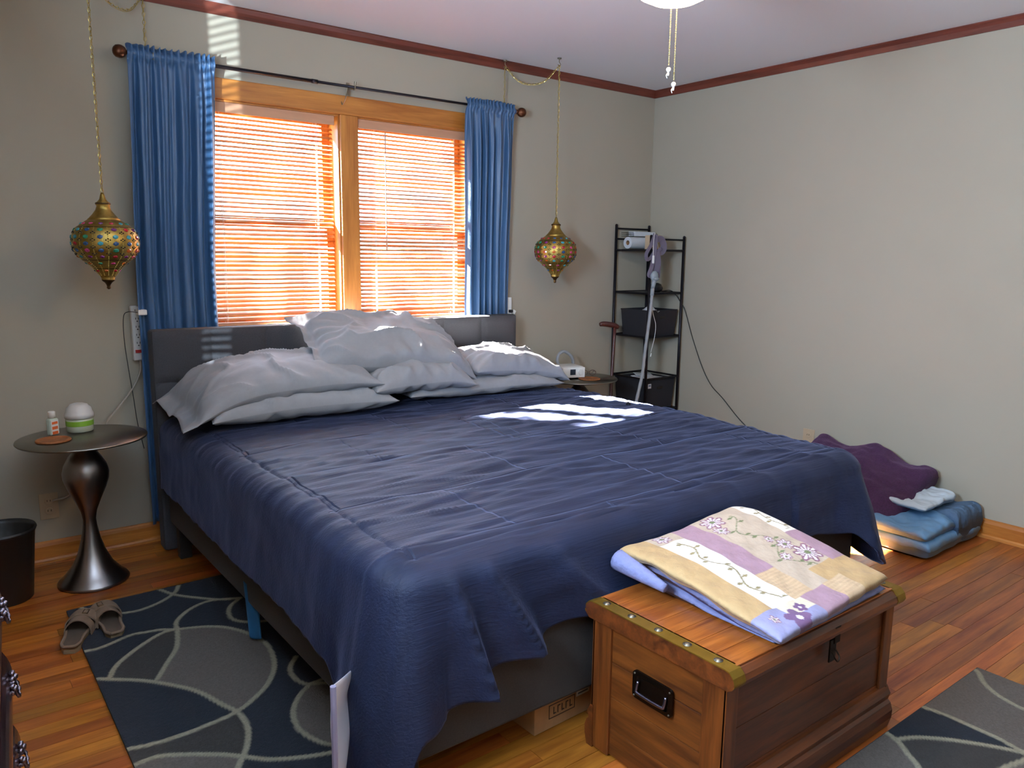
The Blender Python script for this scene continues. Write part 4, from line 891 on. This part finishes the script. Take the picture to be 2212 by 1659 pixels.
# ------------------------------------------------------------------ quilt folded on the trunk
qc = [Vector((-2.585, -2.318)), Vector((-2.045, -2.335)), Vector((-2.585, -2.845)), Vector((-2.020, -2.805))]   # back-left, back-right, front-left, front-right
def qpt(u, v): return qc[0].lerp(qc[1], u).lerp(qc[2].lerp(qc[3], u), v)
def ztop(u, v):
    z = .500 + .038 * sm(1, .2, v) + .030 * exp(-((u - .85) / .3) ** 2) * exp(-((v - .05) / .35) ** 2) - .012 * sm(.6, 1, v)
    z += -.012 * exp(-((u - .45) / .3) ** 2 - ((v - .7) / .3) ** 2)
    z += .004 * nz(u * 6, v * 6, 3) + .0035 * sin(u * 38) * sin(v * 36) * .5
    return z
C_ = {k: srgb(v) for k, v in dict(gold='b59568', white='e9e3da', mauve='a07f8c', beige='b9a692', rib='c3a684', lil='918fb2', flower='6e4f74', flower2='84586a', leafc='6e7550', vine='8e7f58', cream='d9cbb4', fw='e6dde0').items()}
def flower(u, v, cu, cv, r, k=7, ph=0):
    du, dv = (u - cu), (v - cv) * .95; d = sqrt(du * du + dv * dv)
    if d > r: return None
    a = atan2(dv, du); e = r * (.62 + .38 * abs(cos(a * k / 2 + ph)))
    if d > e: return None
    if d < r * .22: return 'leafc'
    return 'flower2' if abs(((a * k / pi + ph) % 1) - .5) < .22 or d > e * .86 else 'fw'
def bigflower(u, v, cu, cv, r):
    f = flower(u, v, cu, cv, r, 5); return {'fw': 'flower', 'flower2': 'flower', 'leafc': 'fw'}.get(f) if f else None
def vine(u, v, u0, v0, v1, amp, ph=0, w=.006):
    if not (v0 < v < v1): return False
    c = u0 + amp * sin((v - v0) * 22 + ph)
    if abs(u - c) < w: return True
    k = int((v - v0) / .055); vk = v0 + .055 * (k + .5); ck = u0 + amp * sin((vk - v0) * 22 + ph); sgn = 1 if k % 2 else -1
    du, dv = u - (ck + sgn * .028), v - vk - sgn * .006
    return abs(du) / .026 + abs(dv) / .011 < 1 or (abs(dv) < .003 and 0 < (u - ck) * sgn < .02)
def pat(u, v):
    c = 'beige'
    if v > .84:
        c = 'lil' if u < .40 else 'mauve' if u < .60 else 'rib' if u < .76 else 'gold'
        if u < .40 and v < .93 and u > .06: c = 'cream' if u > .2 else 'lil'
        f = bigflower(u, v, .22, .955, .075) or bigflower(u, v, .31, .90, .035) or flower(u, v, .10, .90, .03, 5)
        if f: return C_[f]
    elif u < .17: c = 'gold'
    elif u < .36:
        c = 'white' if v > .13 else 'beige'
        if v > .13 and vine(u, v, .27, .16, .80, .035): return C_['vine']
        f = flower(u, v, .25, .07, .055)
        if f: return C_[f]
    elif u < .52: c = 'mauve' if v < .60 else 'rib'
    elif u < .86:
        c = 'beige' if v < .72 else ('gold' if u > .66 else 'beige')
        for cu, cv, r in ((.62, .10, .075), (.58, .20, .05), (.80, .62, .085), (.76, .50, .05), (.66, .58, .035), (.72, .42, .03)):
            f = flower(u, v, cu, cv, r)
            if f: return C_[f]
        if vine(u, v, .69, .12, .72, .06, 1, .004): return C_['leafc']
    elif v < .42: c = 'white'; c = 'vine' if vine(u, v, .93, .05, .40, .02, 0, .004) else c
    elif v < .74: c = 'mauve'
    else: c = 'gold'
    if c == 'rib':
        k = .93 + .10 * (sin(v * 260) > 0); return tuple(x * k for x in C_['rib'][:3]) + (1,)
    return C_[c]
def setcol(me, cols):
    a = me.color_attributes.new('pat', 'FLOAT_COLOR', 'POINT'); a.data.foreach_set('color', [x for c in cols for x in c])
def slab(nm, nu, nv, top, bot, colf=None, mat=None, parent=None, qf=qpt, ex=.0):
    V, Cc, off = [], [], nu * nv
    for side in (0, 1):
        for i in range(nu):
            for j in range(nv):
                u, v = i / (nu - 1), j / (nv - 1); e = ((1 - abs(2 * u - 1) ** 26) * (1 - abs(2 * v - 1) ** 26)) ** .5 if 0 < u < 1 and 0 < v < 1 else 0
                zt, zb = top(u, v), bot(u, v); zm = zb + (zt - zb) * .5; p = qf(u, v); z = zm + (zt - zm) * e if side == 0 else zm - (zm - zb) * e
                V.append((p[0], p[1], z)); Cc.append(colf(u, v) if colf else (1, 1, 1, 1))
    F = gridfaces(nu, nv) + [tuple(reversed(f)) for f in gridfaces(nu, nv, off)]
    rim = [i * nv for i in range(nu)] + [(nu - 1) * nv + j for j in range(1, nv)] + [i * nv + nv - 1 for i in range(nu - 2, -1, -1)] + [j for j in range(nv - 2, 0, -1)]
    for i in range(len(rim)): a_, b_ = rim[i], rim[(i + 1) % len(rim)]; F.append((b_, a_, a_ + off, b_ + off))
    me = mesh_from(nm, V, F); me.shade_smooth()
    if colf: setcol(me, Cc)
    return obj(nm, me, mat, parent)
qt = thing('quilt', 'folded floral patchwork quilt lying on the wooden trunk', 'quilt', (0, 0, 0))
slab('top_fold', 200, 180, ztop, lambda u, v: ztop(u, v) - .030 - .006 * sin(v * 20), pat, M['quilt'], qt)
def lowq(u, v):
    p = qpt(u, v); return Vector((p.x + .022 * (1 - u) * (v > -1) - .03 * u + .025, p.y + .03 * (1 - u) * v))
slab('lower_fold', 60, 60, lambda u, v: ztop(u, v) - .036 - .012 * (1 - u) * sm(.1, .5, v) * sm(1, .7, v), lambda u, v: max(.4275, ztop(u, v) - .066 - .01 * (1 - u)), None, M['lilac'], qt, lowq)
slab('lower_fold', 60, 60, lambda u, v: max(.440, ztop(u, v) - .070 - .008 * (1 - u)), lambda u, v: .4275 + (.01 * exp(-v / .08)), None, M['lilac'], qt, lambda u, v: lowq(u, .04 + v * .93))
# rolled left edge joining the layers
bm = bmesh.new(); tube(bm, [(-2.588, -2.325, .500), (-2.592, -2.42, .490), (-2.590, -2.50, .478)], .031, 14, 8, rf=lambda t: 1 - .6 * t); ro = obj('rolled_edge', bm, M['lilac'], qt, smooth=True)

# ------------------------------------------------------------------ rugs
def rug(label, x0, x1, y0, y1, lines, seeds, cols, res, lw_, cat='rug'):
    nx, ny = int((x1 - x0) / res) + 1, int((y1 - y0) / res) + 1; G = [[0] * ny for _ in range(nx)]; D = [[9.0] * ny for _ in range(nx)]
    for ln_ in lines:
        P_ = catmull([(a, b, 0) for a, b in ln_], 10)
        for a, b in zip(P_, P_[1:]):
            Lg = max(2, int((b - a).length / res * 2))
            for k in range(Lg):
                p = a.lerp(b, k / Lg); ci, cj = int((p.x - x0) / res), int((p.y - y0) / res)
                for di in range(-4, 5):
                    for dj in range(-4, 5):
                        i, j = ci + di, cj + dj
                        if 0 <= i < nx and 0 <= j < ny:
                            d = sqrt((x0 + i * res - p.x) ** 2 + (y0 + j * res - p.y) ** 2)
                            if d < D[i][j]: D[i][j] = d
    R_ = [[-1] * ny for _ in range(nx)]
    for k, (sx, sy) in enumerate(seeds):
        st = [(int((sx - x0) / res), int((sy - y0) / res))]
        while st:
            i, j = st.pop()
            if not (0 <= i < nx and 0 <= j < ny) or R_[i][j] != -1 or D[i][j] < res * 1.05: continue
            R_[i][j] = k; st += [(i + 1, j), (i - 1, j), (i, j + 1), (i, j - 1)]
    V, Cc = [], []; navy = srgb('151922'); cream = srgb('837c68')
    for i in range(nx):
        for j in range(ny):
            x, y = x0 + i * res, y0 + j * res; d = D[i][j]; k = R_[i][j]
            if k < 0 and d < .02:     # inherit neighbour colour near the lines
                for di, dj in ((3, 0), (-3, 0), (0, 3), (0, -3)):
                    a, b = i + di, j + dj
                    if 0 <= a < nx and 0 <= b < ny and R_[a][b] >= 0 and D[a][b] > d: k = R_[a][b]; break
            c = cols[k] if k >= 0 else navy; t = sm(lw_ + .003, lw_ - .002, d)
            Cc.append(tuple(c[m] * (1 - t) + cream[m] * t for m in range(3)) + (1,)); V.append((x, y, .009 + .0015 * t + .0006 * nz(x * 90, y * 90)))
    me = mesh_from('rug', V, gridfaces(nx, ny)); setcol(me, Cc)
    t_ = thing('rug', label, cat, ((x0 + x1) / 2, (y0 + y1) / 2, 0), group='navy and taupe curved-line rugs'); o = obj('pile', me, M['rug'], t_); o.location = (-(x0 + x1) / 2, -(y0 + y1) / 2, 0)
    obj('backing', span(x0 - (x0 + x1) / 2, x1 - (x0 + x1) / 2, y0 - (y0 + y1) / 2, y1 - (y0 + y1) / 2, .0008, .0085), M['blackfab'], t_)
LL = [[[-3.744, -1.204], [-3.71, -1.233], [-3.632, -1.299], [-3.56, -1.387], [-3.511, -1.467], [-3.474, -1.579], [-3.454, -1.634], [-3.449, -1.687], [-3.456, -1.749], [-3.486, -1.824], [-3.52, -1.875], [-3.547, -1.919], [-3.6, -2.0], [-3.67, -2.09], [-3.76, -2.21]], [[-3.712, -1.218], [-3.688, -1.164], [-3.651, -1.116], [-3.578, -1.051], [-3.511, -1.008], [-3.463, -1.006], [-3.365, -1.048], [-3.3, -1.11], [-3.252, -1.218], [-3.24, -1.325], [-3.267, -1.448], [-3.32, -1.54], [-3.386, -1.601], [-3.457, -1.642], [-3.543, -1.657], [-3.617, -1.662], [-3.69, -1.657], [-3.75, -1.641]], [[-3.594, -1.316], [-3.545, -1.232], [-3.492, -1.141], [-3.459, -1.024], [-3.442, -0.946], [-3.385, -0.877], [-3.317, -0.842], [-3.259, -0.849], [-3.19, -0.882]], [[-3.75, -0.989], [-3.695, -0.992], [-3.599, -0.958], [-3.549, -0.966], [-3.504, -0.977], [-3.463, -1.006]], [[-3.699, -0.62], [-3.683, -0.68], [-3.658, -0.687], [-3.617, -0.728], [-3.58, -0.759], [-3.515, -0.765], [-3.441, -0.735], [-3.38, -0.681], [-3.351, -0.62]], [[-3.422, -0.62], [-3.386, -0.704], [-3.319, -0.788], [-3.249, -0.857], [-3.19, -0.882]], [[-3.19, -0.882], [-3.242, -0.93], [-3.269, -0.994], [-3.266, -1.059], [-3.215, -1.112], [-3.112, -1.155]], [[-3.191, -1.44], [-3.233, -1.497], [-3.245, -1.56], [-3.231, -1.616], [-3.198, -1.624], [-3.135, -1.617]], [[-3.219, -1.625], [-3.275, -1.672], [-3.321, -1.742], [-3.338, -1.826], [-3.323, -1.901], [-3.293, -1.95], [-3.231, -1.978], [-3.165, -1.916], [-3.135, -1.786], [-3.159, -1.669], [-3.219, -1.625]], [[-3.75, -1.725], [-3.693, -1.722], [-3.633, -1.754], [-3.548, -1.817], [-3.5, -1.865], [-3.453, -1.912], [-3.381, -1.953], [-3.308, -1.982], [-3.178, -2.017], [-2.98, -2.06], [-2.74, -2.09]]]
LS = [(-3.426, -1.343), (-3.273, -1.787), (-3.643, -1.792), (-3.598, -1.699), (-3.635, -1.203)]
tp, tpd = srgb('544c45'), srgb('302c29')
rug('navy and taupe rug with cream curves at the left of the bed', -3.748, -3.16, -2.19, -.612, LL, LS, [tp, tp, tp, tpd, tpd], .006, .0075)
RL = [[[-1.42, -2.826], [-1.435, -2.85], [-1.483, -2.883], [-1.511, -2.915], [-1.534, -2.955], [-1.549, -3.023], [-1.532, -3.109]], [[-1.79, -2.82], [-1.775, -2.885], [-1.773, -2.959], [-1.771, -3.031], [-1.78, -3.08], [-1.784, -3.126]], [[-2.015, -2.866], [-1.961, -2.893], [-1.905, -2.942], [-1.86, -2.996], [-1.821, -3.05], [-1.789, -3.108], [-1.773, -3.186]], [[-2.0, -2.825], [-2.017, -2.875], [-2.051, -2.919], [-2.088, -2.966], [-2.193, -3.049]], [[-1.789, -3.128], [-1.824, -3.121], [-1.904, -3.102], [-2.029, -3.087], [-2.1, -2.98]]]
RS = [(-1.67, -2.891), (-1.949, -3.009), (-1.462, -2.951)]
rug('navy and taupe rug with cream curves before the wooden trunk', -2.9, -1.40, -3.65, -2.832, RL, RS, [tp, tpd, srgb('3a4354')], .006, .0075)

# ------------------------------------------------------------------ sandals, bin, box, cloth
def sandal(label, heel, toe, flip):
    h, t_ = Vector(heel), Vector(toe); d = t_ - h; ang = atan2(d.y, d.x); o = thing('sandal', label, 'sandal', (*((h + t_) / 2), .0), ang); L = .26
    def half(t): return .044 - .008 * cos(2 * pi * (t - .05)) * (t < .8) - .0 if False else (.030 + .020 * sm(.25, .75, t)) * (1 - sm(.86, 1.03, t) ** 2 * .75) * (.55 + .45 * sm(-.02, .10, t))
    def outline(k=1.0):
        n_ = 22; a = [((i / (n_ - 1) - .5) * L, half(i / (n_ - 1)) * k + .004 * flip * sin(i / (n_ - 1) * pi)) for i in range(n_)]; b = [((i / (n_ - 1) - .5) * L, -half(i / (n_ - 1)) * k + .004 * flip * sin(i / (n_ - 1) * pi)) for i in range(n_)]
        return a + b[::-1]
    def prism(pts, z0, z1):
        bm = bmesh.new(); A_ = [bm.verts.new((x, y, z0)) for x, y in pts]; B_ = [bm.verts.new((x, y, z1)) for x, y in pts]; n_ = len(pts); bm.faces.new(A_[::-1]); bm.faces.new(B_)
        for i in range(n_): bm.faces.new((A_[i], A_[(i + 1) % n_], B_[(i + 1) % n_], B_[i]))
        return bm
    obj('sole', prism(outline(), .0, .022), M['sole'], o)
    obj('footbed', prism(outline(.86), .022, .026), M['footbed'], o)
    bm = bmesh.new(); P_ = outline(.96); tube(bm, [(x, y, .026) for x, y in P_] + [(P_[0][0], P_[0][1], .026)], .0055, 8, 2); obj('footbed_rim', bm, M['sandal'], o, smooth=True)
    for c, w in ((.045, .026), (-.005, .020)):
        y1 = half(.5 + c / L) + .004; pts = [(c, -y1, .012), (c, -y1 * .9, .042), (c, -y1 * .35, .066), (c, y1 * .35, .066), (c, y1 * .9, .042), (c, y1, .012)]
        P_ = catmull(pts, 6); path = [(p, (1, 0, 0), ((P_[min(i + 1, len(P_) - 1)] - P_[max(i - 1, 0)]).normalized()).cross(Vector((1, 0, 0)))) for i, p in enumerate(P_)]
        obj('strap', loft(bmesh.new(), path, [(-w, -.002), (w, -.002), (w, .002), (-w, .002)]), M['sandal'], o)
    bk = obj('buckle', tube(bmesh.new(), [(.03, -.02 * flip, .069), (.06, -.02 * flip, .069), (.06, -.004 * flip, .071), (.03, -.004 * flip, .071), (.03, -.02 * flip, .069)], .0018, 6, 1, smooth=False), M['brassd'], o)
sandal('worn taupe sandal half off the rug, the left one of the pair', (-3.79, -.965), (-3.685, -.715), 1)
sandal('worn taupe sandal fully on the rug, the right one of the pair', (-3.640, -.945), (-3.650, -.680), -1)
tc_ = thing('waste_bin', 'small black waste bin beside the left side table', 'waste bin', (-3.915, -.345, 0))
bm = bmesh.new(); lathe(bm, [(.088, 0), (.092, .004), (.115, .27), (.119, .272), (.120, .284), (.116, .285), (.111, .27), (.088, .010), (0, .010)], 36, cap=False); obj('body', bm, M['can'], tc_, smooth=True); obj('rim', lathe(bmesh.new(), [(.119, .274), (.122, .280), (.119, .287), (.115, .284)], 36, cap=False), M['black'], tc_)
bx = thing('cardboard_box', 'open-ended cardboard box pushed under the foot of the bed', 'box', (-2.64, -2.10, 0), radians(2))
obj('carton', B((0, 0, .10), (.36, .27, .20), bev=.002), M['card'], bx)
obj('address_label', B((.008, -.1358, .084), (.052, .001, .045)), M['paper'], bx)
for z in (.083, .070): obj('label_text', B((.008, -.1366, z), (.040, .0008, .004)), M['lblue'], bx)
fr = bmesh.new()
SHX = -.055
for c, s in (((-.02, -.1356, .040), (.10, .001, .002)), ((-.02, -.1356, .080), (.10, .001, .002)), ((-.07, -.1356, .060), (.002, .001, .042)), ((.03, -.1356, .060), (.002, .001, .042))): box(fr, c, s)
for k in range(5): box(fr, (-.052 + .016 * k, -.1356, .060), (.003, .001, .022)); box(fr, (-.047 + .016 * k, -.1356, .070 if k % 2 else .051), (.008, .001, .003))
bmesh.ops.translate(fr, verts=fr.verts, vec=(SHX, 0, -.008)); obj('printed_stamp', fr, M['ink'], bx)
V = []
for i in range(16):
    for j in range(30):
        u, v = i / 15, j / 29; V.append((-3.262 + .010 * sin(u * 7), -1.215 + .13 * (u - .5) * (1 - .25 * v) - .03 * v, .014 + (1 - v) * .19 + .02 * (2 * u - 1) ** 2 * v))
me = mesh_from('cloth', V, gridfaces(16, 30)); me.shade_smooth(); o = obj('cloth', me, M['teal']); o.modifiers.new('s', 'SOLIDIFY').thickness = .006; tag(o, 'blue cloth hanging from under the bed frame to the rug', 'cloth')
sc_ = tag(obj('hair_tie', tube(bmesh.new(), [(-1.385 + .008 * cos(a), -1.185 + .008 * sin(a), .637 + .004 * sin(a * 2)) for a in [2 * pi * i / 8 for i in range(9)]], .004, 8, 3), M['black']), 'small dark hair tie on the comforter near its right edge', 'hair tie')

# ------------------------------------------------------------------ heap by the right wall
def heap(nm, x0, x1, y0, y1, zt, zb, mat, nse=.0, parent=None, sk=0.0, seed=0, nu=60, nv=70):
    def q(u, v): return Vector((x0 + (x1 - x0) * u + sk * v + .012 * nz(v * 4, seed), y1 + (y0 - y1) * v + .015 * nz(u * 4, seed + 3)))
    return slab(nm, nu, nv, lambda u, v: zt(u, v) + nse * nz(u * 6, v * 7, seed) + nse * .5 * nz(u * 14, v * 15, seed), zb, None, mat, parent, q)
bg_ = thing('folded_comforter', 'light blue folded comforter on the floor under the purple blanket', 'comforter')
heap('upper_layer', -.600, -.075, -2.285, -1.60, lambda u, v: .155 - .02 * v + .012 * sin(u * 9 + v * 4), lambda u, v: .085, M['bluebag'], .016, bg_, seed=3)
heap('lower_layer', -.590, -.050, -2.300, -1.60, lambda u, v: .092, lambda u, v: .004, M['bluebag'], .010, bg_, seed=6)
heap('quilted_side', -.300, -.038, -2.300, -1.75, lambda u, v: .168 + .012 * sin(v * 22), lambda u, v: .012, M['bluequilt'], .012, bg_, seed=9)
o = heap('sheet', -.42, -.11, -2.195, -1.70, lambda u, v: .192 + .030 * u + .004 * sin(u * 14), lambda u, v: .170, M['sheet'], .012, None, seed=12); tag(o, 'crumpled white sheet between the purple blanket and the light blue comforter', 'sheet')
def pz(u, v): return .225 + .115 * sm(.1, .95, u) + .022 * sin(v * 13 + 1) * sm(.4, 1, u) - .03 * sm(.75, 1, v) - .06 * sm(.35, 0, u) + .015 * sin(v * 5)
o = heap('blanket', -.530, -.055, -2.085, -1.42, pz, lambda u, v: pz(u, v) - .10 - .02 * u, M['purple'], .013, None, sk=.0, seed=15, nu=80, nv=90); tag(o, 'fuzzy dark purple blanket heaped on top of the folded blue comforter', 'blanket')

# ------------------------------------------------------------------ dresser at the left edge
DX, DY0, DY1, DH = -4.03, -2.98, -1.62, .80
XB = DX - .26
dx, dy = (XB + DX) / 2, (DY0 + DY1) / 2
dr = thing('dresser', 'dark glossy bow-front dresser with ornate pulls along the left wall', 'dresser', (-4.220, -2.305, 0), radians(-5))
obj('case', span(XB - dx, DX - dx, DY0 - dy, DY1 - dy, .05, DH), M['dresser'], dr)
obj('plinth', span(XB - dx, DX + .014 - dx, DY0 - .01 - dy, DY1 + .01 - dy, 0, .05, bev=.006), M['dresser'], dr)
obj('top', span(XB - dx, DX + .0 - dx, DY0 - .01 - dy, DY1 + .01 - dy, DH, DH + .03, bev=.008), M['dresser'], dr)
for zi, (z0, z1, out) in enumerate(((.055, .225, .045), (.237, .410, .042), (.422, .595, .036), (.607, .780, .026))):
    for ys in ((DY0 + .02, DY1 - .02),):
        pts = [(0, 0)] + [(.004 + out * sin(pi * (i / 12)) ** .7, (z1 - z0) * i / 12) for i in range(13)] + [(0, z1 - z0)]
        bm = bmesh.new(); loft(bm, [((DX - dx, ys[0] - dy, z0), (1, 0, 0), (0, 0, 1)), ((DX - dx, ys[1] - dy, z0), (1, 0, 0), (0, 0, 1))], pts); dw = obj('drawer', bm, M['dresser'], dr)
        zc = (z0 + z1) / 2 + .02
        for f in (.12, .93):
            yc = ys[0] + (ys[1] - ys[0]) * f - dy; xf = DX - dx + out + .003; bm = bmesh.new()
            for k in range(9): ball(bm, (xf + .002, yc + .034 * cos(k * .7), zc + .020 * sin(k * .7)), .007, 1)
            ball(bm, (xf + .006, yc - .03, zc), .009, 1); ball(bm, (xf + .006, yc + .03, zc), .009, 1)
            tube(bm, [(xf + .006, yc - .030, zc), (xf + .012, yc - .024, zc - .022), (xf + .013, yc, zc - .032), (xf + .012, yc + .024, zc - .022), (xf + .006, yc + .030, zc)], .0035, 8, 5, rf=lambda t: 1 + .4 * sin(t * 40)); obj('pull', bm, M['pewter'], dw, smooth=True)
